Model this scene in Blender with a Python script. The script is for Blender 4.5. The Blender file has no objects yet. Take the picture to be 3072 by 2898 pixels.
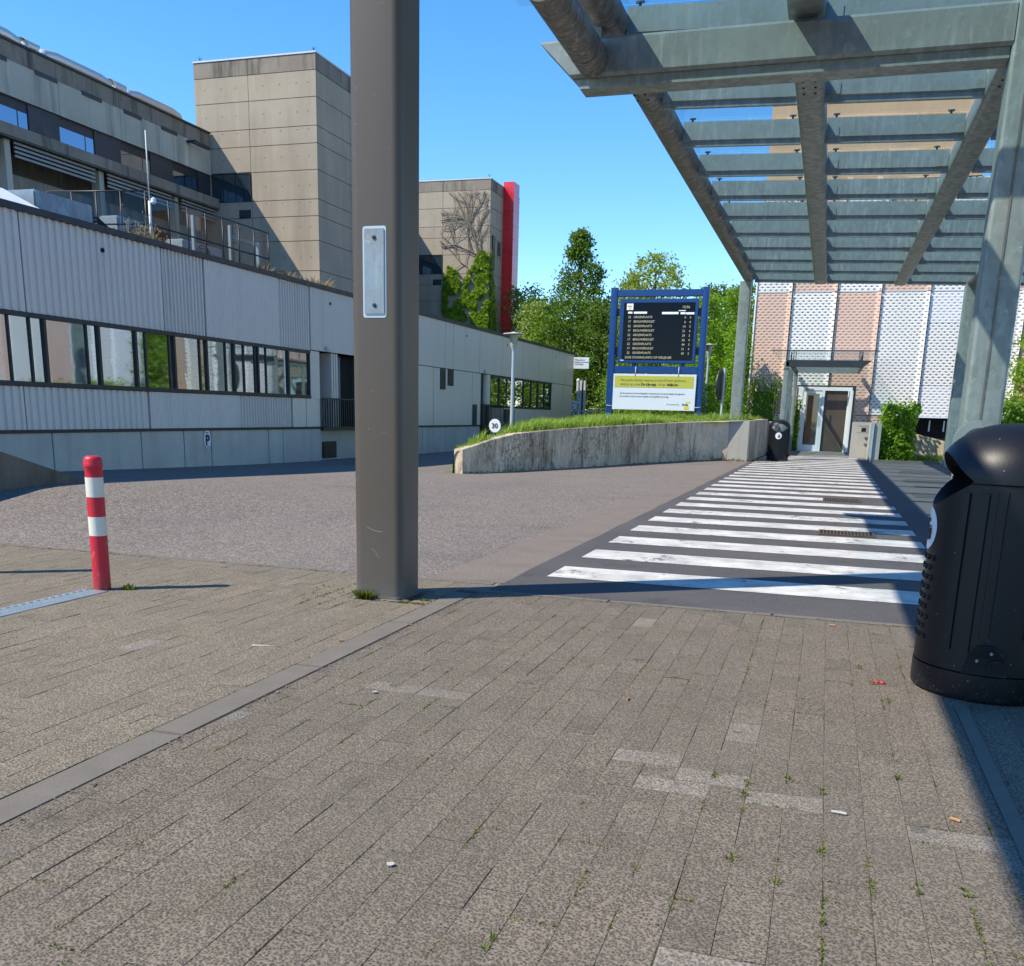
import bpy, bmesh, math, random
from mathutils import Vector, Matrix, noise
random.seed(7)
R = random.random
def U(a, b): return a + (b - a) * R()
K = 0.7                     # survey units to metres
sc = bpy.context.scene
COL = sc.collection
rad = math.radians

# ------------------------------------------------------------------ camera
cam_d = bpy.data.cameras.new("camera"); cam = bpy.data.objects.new("camera", cam_d); COL.objects.link(cam)
sc.camera = cam
cam_d.sensor_fit = 'HORIZONTAL'; cam_d.sensor_width = 36.0
cam_d.lens = 36.0 * 2900 / 3072
cam_d.shift_y = 501.0 / 3072
cam_d.clip_start = 0.05; cam_d.clip_end = 2000
yaw, pitch, roll = rad(-17.3), rad(-13.8), rad(1.52)
F = Vector((math.sin(yaw) * math.cos(pitch), math.cos(yaw) * math.cos(pitch), math.sin(pitch)))
r0 = Vector((math.cos(yaw), -math.sin(yaw), 0)); u0 = r0.cross(F)
Rv = math.cos(roll) * r0 + math.sin(roll) * u0
Uv = -math.sin(roll) * r0 + math.cos(roll) * u0
m = Matrix((Rv, Uv, -F)).transposed().to_4x4(); m.translation = Vector((0, 0, 1.6 * K))
cam.matrix_world = m

# ------------------------------------------------------------------ world, sun, exposure
SUNDIR = Vector((0.72, 0.52, -1.0)).normalized()
world = bpy.data.worlds.new("World"); sc.world = world; world.use_nodes = True
wn = world.node_tree.nodes; wl = world.node_tree.links
bg = wn['Background']; sky = wn.new('ShaderNodeTexSky'); sky.sky_type = 'NISHITA'; sky.sun_disc = False
sky.sun_elevation = math.asin(-SUNDIR.z); sky.sun_rotation = math.atan2(-SUNDIR.x, -SUNDIR.y)
sky.altitude = 0; sky.air_density = 0.95; sky.dust_density = 0.0; sky.ozone_density = 4.0
hsv = wn.new('ShaderNodeHueSaturation'); hsv.inputs['Saturation'].default_value = 1.27; hsv.inputs['Hue'].default_value = 0.502
wl.new(sky.outputs[0], hsv.inputs['Color']); wl.new(hsv.outputs[0], bg.inputs[0]); bg.inputs[1].default_value = 0.15
sun_d = bpy.data.lights.new("sun", 'SUN'); sun = bpy.data.objects.new("sun", sun_d); COL.objects.link(sun)
sun_d.energy = 3.95; sun_d.angle = rad(0.5); sun_d.color = (1.0, 0.915, 0.765)
sun.rotation_euler = SUNDIR.to_track_quat('-Z', 'Y').to_euler(); sun.location = (-20, -15, 40)
sc.view_settings.view_transform = 'Standard'; sc.view_settings.look = 'None'
sc.view_settings.exposure = 0.85; sc.view_settings.gamma = 1.0
sc.cycles.max_bounces = 8; sc.cycles.transparent_max_bounces = 12

# ------------------------------------------------------------------ material helpers
class NT:
    def __init__(s, name):
        s.m = bpy.data.materials.new(name); s.m.use_nodes = True
        s.n = s.m.node_tree.nodes; s.l = s.m.node_tree.links
        s.b = s.n['Principled BSDF']; s.out = s.n['Material Output']
        s.tc = s.n.new('ShaderNodeTexCoord'); s.co = s.tc.outputs['Object']
    def link(s, a, b): s.l.new(a, b)
    def val(s, sock, v):
        if hasattr(v, 'links') or isinstance(v, bpy.types.NodeSocket): s.l.new(v, sock)
        else: sock.default_value = v
    def math(s, op, a, b=None, c=None, clamp=False):
        n = s.n.new('ShaderNodeMath'); n.operation = op; n.use_clamp = clamp
        s.val(n.inputs[0], a)
        if b is not None: s.val(n.inputs[1], b)
        if c is not None: s.val(n.inputs[2], c)
        return n.outputs[0]
    def mapping(s, scale=(1, 1, 1), co=None, loc=(0, 0, 0)):
        n = s.n.new('ShaderNodeMapping'); s.l.new(co or s.co, n.inputs[0])
        n.inputs['Scale'].default_value = scale; n.inputs['Location'].default_value = loc
        return n.outputs[0]
    def noise(s, scale, detail=3, rough=0.55, co=None, dist=0.0):
        n = s.n.new('ShaderNodeTexNoise'); s.l.new(co or s.co, n.inputs['Vector'])
        n.inputs['Scale'].default_value = scale; n.inputs['Detail'].default_value = detail
        n.inputs['Roughness'].default_value = rough; n.inputs['Distortion'].default_value = dist
        return n.outputs['Fac']
    def voro(s, scale, co=None, feat='F1', out='Distance', rnd=1.0):
        n = s.n.new('ShaderNodeTexVoronoi'); s.l.new(co or s.co, n.inputs['Vector']); n.feature = feat
        n.inputs['Scale'].default_value = scale; n.inputs['Randomness'].default_value = rnd
        return n.outputs[out]
    def ramp(s, fac, stops, interp='LINEAR'):
        n = s.n.new('ShaderNodeValToRGB'); s.val(n.inputs[0], fac); n.color_ramp.interpolation = interp
        e = n.color_ramp.elements
        while len(e) < len(stops): e.new(0.5)
        for i, (p, c) in enumerate(stops):
            e[i].position = p
            e[i].color = (c, c, c, 1) if not isinstance(c, (tuple, list)) else (c[0], c[1], c[2], 1)
        return n.outputs[0]
    def mix(s, f, a, b, mode='MIX'):
        n = s.n.new('ShaderNodeMix'); n.data_type = 'RGBA'; n.blend_type = mode
        s.val(n.inputs[0], f)
        for k, v in ((6, a), (7, b)):
            if isinstance(v, (tuple, list)): n.inputs[k].default_value = (v[0], v[1], v[2], 1)
            else: s.val(n.inputs[k], v)
        return n.outputs[2]
    def sep(s, co=None):
        n = s.n.new('ShaderNodeSeparateXYZ'); s.l.new(co or s.co, n.inputs[0]); return n.outputs
    def rnd(s):
        n = s.n.new('ShaderNodeNewGeometry'); return n.outputs['Random Per Island']
    def bump(s, h, strength=0.5, dist=0.01, nrm=None):
        n = s.n.new('ShaderNodeBump'); n.inputs['Strength'].default_value = strength
        n.inputs['Distance'].default_value = dist; s.l.new(h, n.inputs['Height'])
        if nrm is not None: s.l.new(nrm, n.inputs['Normal'])
        s.l.new(n.outputs[0], s.b.inputs['Normal']); return n.outputs[0]
    def fin(s, col=None, rough=0.7, metal=0.0, spec=None):
        if col is not None:
            if isinstance(col, (tuple, list)): s.b.inputs['Base Color'].default_value = (col[0], col[1], col[2], 1)
            else: s.l.new(col, s.b.inputs['Base Color'])
        s.val(s.b.inputs['Roughness'], rough); s.val(s.b.inputs['Metallic'], metal)
        if spec is not None: s.b.inputs['Specular IOR Level'].default_value = spec
        return s.m

def simple(name, col, rough=0.6, metal=0.0, var=0.12, scale=3.0, spec=None, bump=0.0):
    t = NT(name)
    n = t.noise(scale, 5, 0.65)
    c = t.mix(n, tuple(max(0, x * (1 - var * 2)) for x in col), tuple(x * (1 + var * 1.2) for x in col))
    if bump: t.bump(t.noise(scale * 12, 3), bump, 0.004)
    rr = t.ramp(t.noise(scale * 2, 4), [(0.3, max(0.02, rough - 0.08)), (0.7, min(1, rough + 0.1))])
    return t.fin(c, rr, metal, spec)

M = {}
def mk_paver(name, base, light, white=False):
    t = NT(name)
    agg = t.voro(140, feat='F1'); agg2 = t.noise(85, 3, 0.75); big = t.noise(1.1, 4, 0.6)
    f = t.ramp(t.math('ADD', t.math('MULTIPLY', agg, 0.75), t.math('MULTIPLY', agg2, 0.62)), [(0.38, 0.0), (0.62, 0.45), (0.88, 1.0)])
    c = t.mix(f, base, light)
    isl = t.ramp(t.rnd(), [(0, 0.9), (0.5, 1.0), (1, 1.08)])
    c = t.mix(1.0, c, isl, 'MULTIPLY')
    c = t.mix(t.ramp(big, [(0.35, 0.0), (0.7, 0.45)]), c, (0.135, 0.12, 0.095))
    c = t.mix(t.ramp(t.noise(3.4, 5, 0.7), [(0.58, 0), (0.72, 0.45)]), c, (0.055, 0.05, 0.04))
    c = t.mix(t.ramp(t.noise(1.9, 4, 0.7, co=t.mapping((1, 1, 1), loc=(9, 3, 0))), [(0.56, 0), (0.7, 0.14)]), c, (0.10, 0.105, 0.05))
    gum = t.math('LESS_THAN', t.voro(2.1), 0.06); c = t.mix(t.math('MULTIPLY', gum, 0.5), c, (0.05, 0.048, 0.045))
    speck = t.math('LESS_THAN', t.voro(23, out='Distance'), 0.035)
    c = t.mix(t.math('MULTIPLY', speck, 0.55), c, (0.5, 0.48, 0.44))
    t.bump(t.math('ADD', agg, agg2), 0.6, 0.005)
    return t.fin(c, 0.88, 0, 0.25)
M['paver'] = mk_paver('paving_blocks', (0.040, 0.032, 0.024), (0.215, 0.178, 0.138))
M['paver_b'] = mk_paver('paving_blocks_left', (0.048, 0.039, 0.028), (0.265, 0.222, 0.162))
M['paver_light'] = mk_paver('pale_paving_block', (0.07, 0.06, 0.048), (0.275, 0.24, 0.20))
t = NT('joint_sand'); c = t.mix(t.ramp(t.noise(2.3, 4), [(0.4, 0), (0.62, 1)]), (0.07, 0.062, 0.052), (0.17, 0.15, 0.125))
c = t.mix(t.ramp(t.noise(5.5, 4), [(0.55, 0), (0.66, 1)]), c, (0.06, 0.075, 0.018)); M['sand'] = t.fin(c, 0.95, 0, 0.1)
t = NT('road_chippings')
a = t.voro(68, out='Color'); bw = t.n.new('ShaderNodeRGBToBW'); t.link(a, bw.inputs[0])
v = t.ramp(bw.outputs[0], [(0.15, (0.10, 0.082, 0.070)), (0.5, (0.21, 0.176, 0.146)), (0.82, (0.41, 0.36, 0.305))])
v = t.mix(t.ramp(t.voro(68), [(0.25, 0), (0.55, 0.55)]), v, (0.055, 0.05, 0.05))
v = t.mix(t.ramp(t.noise(0.16, 5, 0.6), [(0.35, 0), (0.68, 0.55)]), v, (0.20, 0.175, 0.155))
v = t.mix(t.ramp(t.noise(0.9, 4, 0.6, co=t.mapping((1, 0.25, 1))), [(0.5, 0), (0.75, 0.35)]), v, (0.10, 0.09, 0.088))
crk = t.ramp(t.voro(0.55, feat='DISTANCE_TO_EDGE', co=t.mapping((1, 0.4, 1))), [(0.0, 1), (0.006, 0)])
v = t.mix(t.math('MULTIPLY', crk, 0.2), v, (0.05, 0.045, 0.04)); v = t.mix(t.ramp(t.noise(0.45, 5, 0.7, co=t.mapping((0.5, 1, 1), loc=(7, 7, 0))), [(0.56, 0), (0.68, 0.4)]), v, (0.09, 0.078, 0.07)); v = t.mix(t.ramp(t.noise(1.4, 5, 0.7), [(0.64, 0), (0.72, 0.3)]), v, (0.055, 0.05, 0.045))
t.bump(t.voro(68), 0.5, 0.006); M['road'] = t.fin(v, 0.9, 0, 0.2)
def asphalt(name, base, wear=0.3):
    t = NT(name); n = t.noise(150, 2, 0.7); big = t.noise(0.8, 5, 0.65)
    c = t.mix(t.ramp(n, [(0.35, 0), (0.7, 1)]), tuple(x * 0.72 for x in base), tuple(x * 1.55 for x in base))
    c = t.mix(t.ramp(big, [(0.42, 0), (0.7, wear)]), c, (0.15, 0.135, 0.13))
    c = t.mix(t.ramp(t.noise(2.7, 5, 0.75, co=t.mapping((1, 1, 1), loc=(3, 1, 0))), [(0.55, 0), (0.68, 0.5)]), c, tuple(x * .6 for x in base))
    t.bump(n, 0.5, 0.004); return t.fin(c, 0.88, 0, 0.2)
M['asphalt'] = asphalt('dark_asphalt', (0.072, 0.068, 0.070)); M['asphalt_old'] = asphalt('worn_asphalt', (0.115, 0.106, 0.1), 0.8)
t = NT('road_paint')
w = t.ramp(t.noise(3.2, 6, 0.7), [(0.36, (0.36, 0.35, 0.33)), (0.6, (0.58, 0.565, 0.525))])
chip = t.ramp(t.math('ADD', t.noise(9, 5, 0.75), t.math('MULTIPLY', t.noise(1.3, 2), 0.55)), [(0.885, 0), (0.93, 0.9)])
w = t.mix(chip, w, (0.08, 0.075, 0.075)); w = t.mix(t.ramp(t.noise(90, 2), [(0.5, 0), (0.8, 0.35)]), w, (0.35, 0.34, 0.33))
M['paint'] = t.fin(w, 0.75, 0, 0.3)

def concrete(name, a, b, stain=(0.06, 0.055, 0.05), streak=0.5, sc_=1.0, vert=True, pores=True):
    t = NT(name); n = t.noise(1.3 * sc_, 6, 0.65); fine = t.noise(26, 4, 0.7)
    c = t.mix(t.ramp(n, [(0.3, 0), (0.72, 1)]), a, b)
    c = t.mix(t.ramp(fine, [(0.45, 0), (0.8, 0.25)]), c, tuple(x * 0.6 for x in a))
    if vert:
        st = t.noise(2.4 * sc_, 4, 0.7, co=t.mapping((1, 1, 0.09)))
        c = t.mix(t.ramp(st, [(0.5, 0), (0.72, streak)]), c, stain)
        st2 = t.noise(5.0 * sc_, 3, 0.6, co=t.mapping((1, 1, 0.12), loc=(3, 7, 1)))
        c = t.mix(t.ramp(st2, [(0.58, 0), (0.75, streak * 0.6)]), c, tuple(min(1, x * 1.35) for x in b))
    if pores: c = t.mix(t.math('MULTIPLY', t.math('LESS_THAN', t.voro(8), 0.07), 0.5), c, stain)
    t.bump(fine, 0.25, 0.006); return t.fin(c, 0.88, 0, 0.25)
M['conc_tower'] = concrete('board_marked_concrete', (0.34, 0.285, 0.215), (0.42, 0.355, 0.27), (0.19, 0.155, 0.12), 0.45, 0.4)
M['conc_dark'] = concrete('weathered_concrete_band', (0.21, 0.18, 0.145), (0.29, 0.25, 0.20), (0.05, 0.045, 0.04), 0.95, 1.0)
M['conc_grey'] = concrete('grey_concrete', (0.40, 0.38, 0.31), (0.52, 0.49, 0.41), (0.15, 0.135, 0.105), 0.8, 0.55)
M['conc_plinth'] = concrete('plinth_concrete', (0.42, 0.40, 0.35), (0.55, 0.52, 0.46), (0.24, 0.22, 0.18), 0.35, 0.8)
M['conc_clean'] = concrete('pale_concrete', (0.33, 0.32, 0.29), (0.42, 0.41, 0.37), (0.2, 0.19, 0.17), 0.3, 0.9)
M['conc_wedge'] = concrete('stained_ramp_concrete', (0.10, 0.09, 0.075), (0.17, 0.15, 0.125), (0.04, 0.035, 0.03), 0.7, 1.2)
# retaining wall: strong streaks, darker towards its damp joints
t = NT('streaked_retaining_concrete'); n = t.noise(0.9, 6, 0.75)
c = t.mix(t.ramp(n, [(0.35, 0), (0.65, 1)]), (0.44, 0.345, 0.25), (0.74, 0.61, 0.46))
s1 = t.noise(3.0, 7, 0.85, co=t.mapping((1, 1, 0.22)), dist=1.2); msk = t.noise(0.55, 4, 0.7, co=t.mapping((1, 1, 0.8), loc=(4, 2, 0)))
c = t.mix(t.math('MULTIPLY', t.ramp(s1, [(0.46, 0), (0.6, 1)]), t.ramp(msk, [(0.36, 0.2), (0.56, .95)])), c, (0.15, 0.108, 0.07))
s2 = t.noise(9.5, 4, 0.75, co=t.mapping((1, 1, 0.2), loc=(5, 1, 2))); c = t.mix(t.ramp(s2, [(0.54, 0), (0.66, 0.6)]), c, (0.70, 0.62, 0.50))
c = t.mix(t.math('MULTIPLY', t.ramp(t.noise(14, 6, 0.8), [(0.5, 0), (0.6, 1)]), t.ramp(msk, [(0.45, 0), (0.62, 0.85)])), c, (0.045, 0.04, 0.03))
t.bump(t.noise(22, 4), 0.4, 0.01); M['conc_wall'] = t.fin(c, 0.9, 0, 0.2)
t = NT('edging_concrete'); c = t.mix(t.noise(7, 5), (0.12, 0.104, 0.086), (0.20, 0.178, 0.15)); c = t.mix(t.ramp(t.noise(120, 2), [(0.4, 0), (0.75, 0.5)]), c, (0.12, 0.11, 0.1)); t.bump(t.noise(80, 3), 0.3, 0.004); M['edging'] = t.fin(c, 0.9, 0, 0.2)

def galv(name, base, hi, metal=0.25):
    t = NT(name); bw = t.n.new('ShaderNodeRGBToBW'); t.link(t.voro(14, out='Color', co=t.mapping((1, 1, 0.7))), bw.inputs[0])
    sp = t.ramp(bw.outputs[0], [(0.3, 0), (0.75, 1)])
    c = t.mix(t.math('MULTIPLY', sp, 0.32), base, hi)
    st = t.noise(16, 4, 0.7, co=t.mapping((1, 1, 0.10))); msk = t.noise(0.55, 3)
    c = t.mix(t.math('MULTIPLY', t.ramp(st, [(0.5, 0), (0.68, 1)]), t.ramp(msk, [(0.42, 0.1), (0.62, 0.75)])), c, (0.40, 0.42, 0.40))
    c = t.mix(t.ramp(t.noise(2.2, 6, 0.7), [(0.45, 0), (0.75, 0.5)]), c, tuple(x * 0.55 for x in base))
    wr = t.ramp(t.noise(9, 5, 0.8), [(0.6, 0), (0.68, 0.6)]); c = t.mix(wr, c, (0.42, 0.42, 0.37))
    rr = t.ramp(sp, [(0, 0.55), (1, 0.4)]); t.bump(t.noise(30, 3), 0.08, 0.004)
    return t.fin(c, rr, metal, 0.4)
M['galv'] = galv('galvanised_steel', (0.20, 0.24, 0.222), (0.33, 0.375, 0.35))
M['galv_plate'] = galv('galvanised_plate', (0.22, 0.27, 0.30), (0.33, 0.39, 0.42), 0.3)
M['galv_tube'] = galv('galvanised_tube', (0.13, 0.12, 0.105), (0.20, 0.19, 0.17), 0.15)
t = NT('brown_grey_paint'); n = t.noise(1.2, 5, co=t.mapping((1, 1, 0.3)))
c = t.mix(n, (0.068, 0.053, 0.038), (0.084, 0.067, 0.050))
z = t.sep()[2]; c = t.mix(t.ramp(z, [(0.0, 0.75), (0.12, 0.25), (0.6, 0.0)]), c, (0.10, 0.10, 0.10))
scr = t.ramp(t.noise(5, 4, 0.9, co=t.mapping((1, 3, 3)), dist=2.0), [(0.66, 0), (0.68, 0.4)]); c = t.mix(scr, c, (0.27, 0.25, 0.22))
t.bump(t.noise(140, 2), 0.15, 0.002); M['brown'] = t.fin(c, 0.42, 0, 0.5)
M['black_plastic'] = simple('black_plastic', (0.012, 0.014, 0.018), 0.36, 0, 0.25, 6, 0.5, 0.10)
t = NT('bin_plastic'); d = t.ramp(t.math('ADD', t.noise(60, 4, 0.8), t.ramp(t.sep()[2], [(0.0, 0.10), (0.18, 0.02), (0.5, 0.0)])), [(0.66, 0), (0.74, 0.55)])
c = t.mix(d, (0.0055, 0.0065, 0.0095), (0.12, 0.11, 0.10)); c = t.mix(t.math('MULTIPLY', t.math('LESS_THAN', t.voro(17), 0.045), 0.5), c, (0.35, 0.36, 0.38))
t.bump(t.noise(170, 2, 0.6), 0.22, 0.002); M['bin'] = t.fin(c, 0.42, 0, 0.32)
M['louvre_grey'] = simple('grey_louvre', (0.30, 0.30, 0.29), 0.6)
M['black'] = simple('black_void', (0.004, 0.004, 0.004), 0.9)
M['dark_frame'] = simple('dark_frame', (0.022, 0.026, 0.032), 0.45, 0.2, 0.15, 4)
M['dark_panel'] = simple('dark_panel', (0.03, 0.036, 0.045), 0.5, 0.0, 0.2, 2)
t = NT('grey_cladding'); n = t.noise(0.35, 4); c = t.mix(n, (0.58, 0.545, 0.51), (0.64, 0.60, 0.56))
c = t.mix(t.ramp(t.noise(3, 4, co=t.mapping((1, 1, 0.08))), [(0.55, 0), (0.8, 0.4)]), c, (0.36, 0.345, 0.33)); M['clad'] = t.fin(c, 0.42, 0.1, 0.5)
t = NT('mirror_glass'); wv = t.noise(1.7, 2, 0.5, co=t.mapping((1, 1, 1.4)), dist=0.6); t.bump(wv, 0.02, 0.03)
c = t.mix(t.noise(0.6, 2), (0.34, 0.41, 0.45), (0.42, 0.49, 0.53)); M['mirror'] = t.fin(c, 0.03, 1.0)
t = NT('dim_mirror_glass'); M['mirror_dark'] = t.fin((0.22, 0.27, 0.34), 0.04, 1.0)
t = NT('dark_glass'); t.bump(t.noise(1.5, 2), 0.05, 0.03); M['dglass'] = t.fin((0.015, 0.03, 0.04), 0.05, 0.0, 1.0)
def glass(name, tint, gl, rough=0.02, gcol=(0.9, 0.95, 1)):
    t = NT(name); tr = t.n.new('ShaderNodeBsdfTransparent'); tr.inputs[0].default_value = (*tint, 1)
    g = t.n.new('ShaderNodeBsdfGlossy'); g.inputs['Roughness'].default_value = rough; g.inputs[0].default_value = (*gcol, 1)
    fr = t.n.new('ShaderNodeLayerWeight'); fr.inputs[0].default_value = 0.5
    ms = t.n.new('ShaderNodeMixShader'); f = t.math('ADD', t.math('MULTIPLY', t.math('POWER', fr.outputs['Facing'], 4.0), 0.7), gl, clamp=True)
    t.link(f, ms.inputs[0]); t.link(tr.outputs[0], ms.inputs[1]); t.link(g.outputs[0], ms.inputs[2]); t.link(ms.outputs[0], t.out.inputs[0]); return t.m
M['roof_glass'] = glass('roof_glass', (0.64, 0.80, 0.84), 0.05); M['clear_glass'] = glass('clear_glass', (0.90, 0.95, 0.955), 0.03); M['fence_glass'] = glass('fence_glass', (0.42, 0.48, 0.50), 0.02)
t = NT('red_plastic'); c = t.mix(t.noise(8, 4), (0.42, 0.012, 0.028), (0.56, 0.018, 0.04)); c = t.mix(t.ramp(t.noise(26, 5, 0.8, co=t.mapping((1, 1, 0.35))), [(0.60, 0), (0.65, 0.6)]), c, (0.50, 0.22, 0.18)); c = t.mix(t.ramp(t.sep()[2], [(0, 0.5), (0.12, 0)]), c, (0.12, 0.05, 0.04)); t.bump(t.noise(40, 3), .1, .003); M['red'] = t.fin(c, 0.45, 0, 0.4)
t = NT('worn_white_band'); c = t.mix(t.ramp(t.noise(14, 5, 0.8), [(0.63, 0), (0.68, 0.8)]), (0.62, 0.60, 0.52), (0.22, 0.2, 0.16)); c = t.mix(t.ramp(t.noise(4, 4), [(0.5, 0), (0.8, 0.4)]), c, (0.45, 0.42, 0.34)); M['cream'] = t.fin(c, 0.5)
M['stack_red'] = simple('red_cladding', (0.66, 0.012, 0.016), 0.28, 0, 0.02, 0.3, 0.8)
M['white'] = simple('white_paint', (0.74, 0.75, 0.76), 0.45, 0, 0.05, 3)
M['white_dull'] = simple('off_white_metal', (0.55, 0.57, 0.58), 0.5, 0, 0.1, 3)
M['sign_white'] = simple('sign_white', (0.66, 0.72, 0.78), 0.4, 0, 0.04, 2)
M['yellow'] = simple('sign_yellow', (0.47, 0.47, 0.07), 0.5, 0, 0.05, 3)
M['yellow2'] = simple('yellow_mark', (0.75, 0.62, 0.03), 0.5)
M['blue'] = simple('blue_paint', (0.001, 0.045, 0.19), 0.35, 0, 0.12, 4, 0.5)
M['ink'] = simple('black_ink', (0.01, 0.01, 0.014), 0.6)
M['olive'] = simple('olive_ink', (0.16, 0.14, 0.01), 0.6)
M['lampgrey'] = simple('pale_lamp_paint', (0.42, 0.50, 0.56), 0.4, 0.1, 0.06, 3)
M['lampshade'] = simple('cloudy_lamp_bowl', (0.42, 0.40, 0.30), 0.35, 0, 0.2, 14)
M['rust'] = simple('rusty_grate', (0.11, 0.075, 0.05), 0.75, 0.3, 0.3, 25)
M['brown_door'] = simple('brown_door', (0.085, 0.06, 0.045), 0.5, 0, 0.2, 1.2)
M['orange_refl'] = simple('painted_orange_reflection', (0.22, 0.09, 0.04), 0.7, 0, 0.3, 2)  # flat colour for the reflection painted in the entrance door
M['peach'] = concrete('terracotta_render', (0.70, 0.38, 0.20), (0.80, 0.46, 0.26), (0.4, 0.24, 0.15), 0.3, 0.3, pores=False)
M['duct'] = simple('silver_duct', (0.66, 0.64, 0.58), 0.42, 0.6, 0.05, 3)
t = NT('led_screen'); M['screen'] = t.fin((0.001, 0.002, 0.007), 0.12, 0, 0.15)
def emis(name, col, s):
    t = NT(name); t.b.inputs['Emission Color'].default_value = (*col, 1); t.b.inputs['Emission Strength'].default_value = s; return t.fin(tuple(x * 0.5 for x in col), 0.6)
M['led'] = emis('led_text', (0.55, 0.52, 0.34), 0.22); M['ledbar'] = emis('led_bar', (0.7, 0.75, 0.8), 0.45)
M['cig'] = simple('cigarette_filter', (0.48, 0.24, 0.10), 0.8, 0, .4, 60); M['paper'] = simple('white_litter', (0.45, 0.43, 0.39), 0.8, 0, .3, 60)
M['bark'] = simple('bark', (0.10, 0.08, 0.06), 0.9, 0, 0.3, 6, 0.2, 0.6)
M['vine_bark'] = simple('vine_bark', (0.20, 0.165, 0.125), 0.9)
M['bluebin'] = simple('blue_board', (0.02, 0.22, 0.6), 0.5)

def leaf(name, a, b, trans=0.35):
    t = NT(name); r = t.rnd(); c = t.mix(r, a, b)
    c = t.mix(t.ramp(t.noise(0.45, 3), [(0.35, 0), (0.65, 0.5)]), c, tuple(x * 0.55 for x in a))
    t.fin(c, 0.5, 0, 0.3)
    tl = t.n.new('ShaderNodeBsdfTranslucent'); t.link(t.mix(0.5, c, (b[0] * 1.5, b[1] * 1.6, b[2] * 0.8)), tl.inputs[0])
    ms = t.n.new('ShaderNodeMixShader'); ms.inputs[0].default_value = trans
    t.link(t.b.outputs[0], ms.inputs[1]); t.link(tl.outputs[0], ms.inputs[2]); t.link(ms.outputs[0], t.out.inputs[0]); return t.m
M['leaf_dark'] = leaf('dark_leaves', (0.05, 0.10, 0.014), (0.16, 0.27, 0.035), .45)
M['leaf_mid'] = leaf('mid_leaves', (0.09, 0.18, 0.018), (0.28, 0.42, 0.05), .45)
M['leaf_blue'] = leaf('grey_green_leaves', (0.15, 0.24, 0.05), (0.38, 0.48, 0.14), .45)
M['leaf_yel'] = leaf('yellow_green_leaves', (0.17, 0.26, 0.03), (0.36, 0.44, 0.07), 0.45)
M['leaf_bright'] = leaf('bright_leaves', (0.09, 0.20, 0.012), (0.30, 0.50, 0.04), 0.45)
M['ivy'] = leaf('ivy_leaves', (0.11, 0.22, 0.015), (0.34, 0.50, 0.05), 0.4)
M['grass'] = leaf('grass_blades', (0.09, 0.19, 0.02), (0.42, 0.54, 0.12), 0.45)
M['moss'] = leaf('moss_leaves', (0.065, 0.085, 0.012), (0.19, 0.23, 0.03), 0.3)
t = NT('swept_grit'); c = t.mix(t.ramp(t.noise(60, 3, .7), [(.3, 0), (.7, 1)]), (0.12, 0.10, 0.085), (0.235, 0.20, 0.168)); c = t.mix(t.ramp(t.noise(2.5, 5, .7), [(.45, 0), (.7, .5)]), c, (0.12, 0.10, 0.085)); t.bump(t.noise(60, 3), .4, .004); M['grit'] = t.fin(c, .92, 0, .2)
M['crumb'] = leaf('leaf_crumb', (0.06, 0.045, 0.03), (0.30, 0.25, 0.18), 0.1)
M['dry'] = leaf('dry_plant', (0.20, 0.14, 0.07), (0.34, 0.26, 0.14), 0.2)
t = NT('grass_soil'); c = t.mix(t.noise(3, 5), (0.045, 0.075, 0.015), (0.11, 0.15, 0.04)); t.bump(t.noise(8, 4), 0.6, 0.03); M['soil'] = t.fin(c, 0.95, 0, 0.1)

def mesh_metal(name, sheet, hole, lo=0.0):
    """expanded metal: staggered rows of six-sided openings"""
    t = NT(name); s = t.sep(); px, pz = 0.20, 0.194
    def hole_mask(ox, oz):
        u = t.math('SUBTRACT', t.math('FRACT', t.math('ADD', t.math('DIVIDE', s[0], px), 50 + ox)), 0.5)
        w = t.math('SUBTRACT', t.math('FRACT', t.math('ADD', t.math('DIVIDE', s[2], pz), 50 + oz)), 0.5)
        return t.math('ADD', t.math('MULTIPLY', t.math('ABSOLUTE', u), 1.0), t.math('MULTIPLY', t.math('ABSOLUTE', w), 2.1)), w
    a, wa = hole_mask(0, 0); b, wb = hole_mask(0.5, 0.5)
    h = t.math('MINIMUM', a, b)
    msk = t.ramp(h, [(0.25, 1), (0.33, 0)])
    c = t.mix(msk, sheet, hole); c = t.mix(t.ramp(t.noise(0.35, 5, 0.7, co=t.mapping((1, 1, .3))), [(0.45, 0), (0.75, 0.35)]), c, tuple(x * .5 for x in sheet))
    hh = t.ramp(h, [(0.25, 0), (0.62, 1)])
    t.bump(hh, 0.45, 0.02)
    return t.fin(c, 0.5, 0, 0.4)
M['mesh_white'] = mesh_metal('white_expanded_metal', (0.74, 0.72, 0.68), (0.085, 0.095, 0.09))
M['mesh_peach'] = mesh_metal('expanded_metal_over_brick', (0.62, 0.45, 0.36), (0.40, 0.17, 0.09))
M['mesh_grey'] = mesh_metal('expanded_metal_over_grey', (0.72, 0.72, 0.73), (0.28, 0.28, 0.30))

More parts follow.
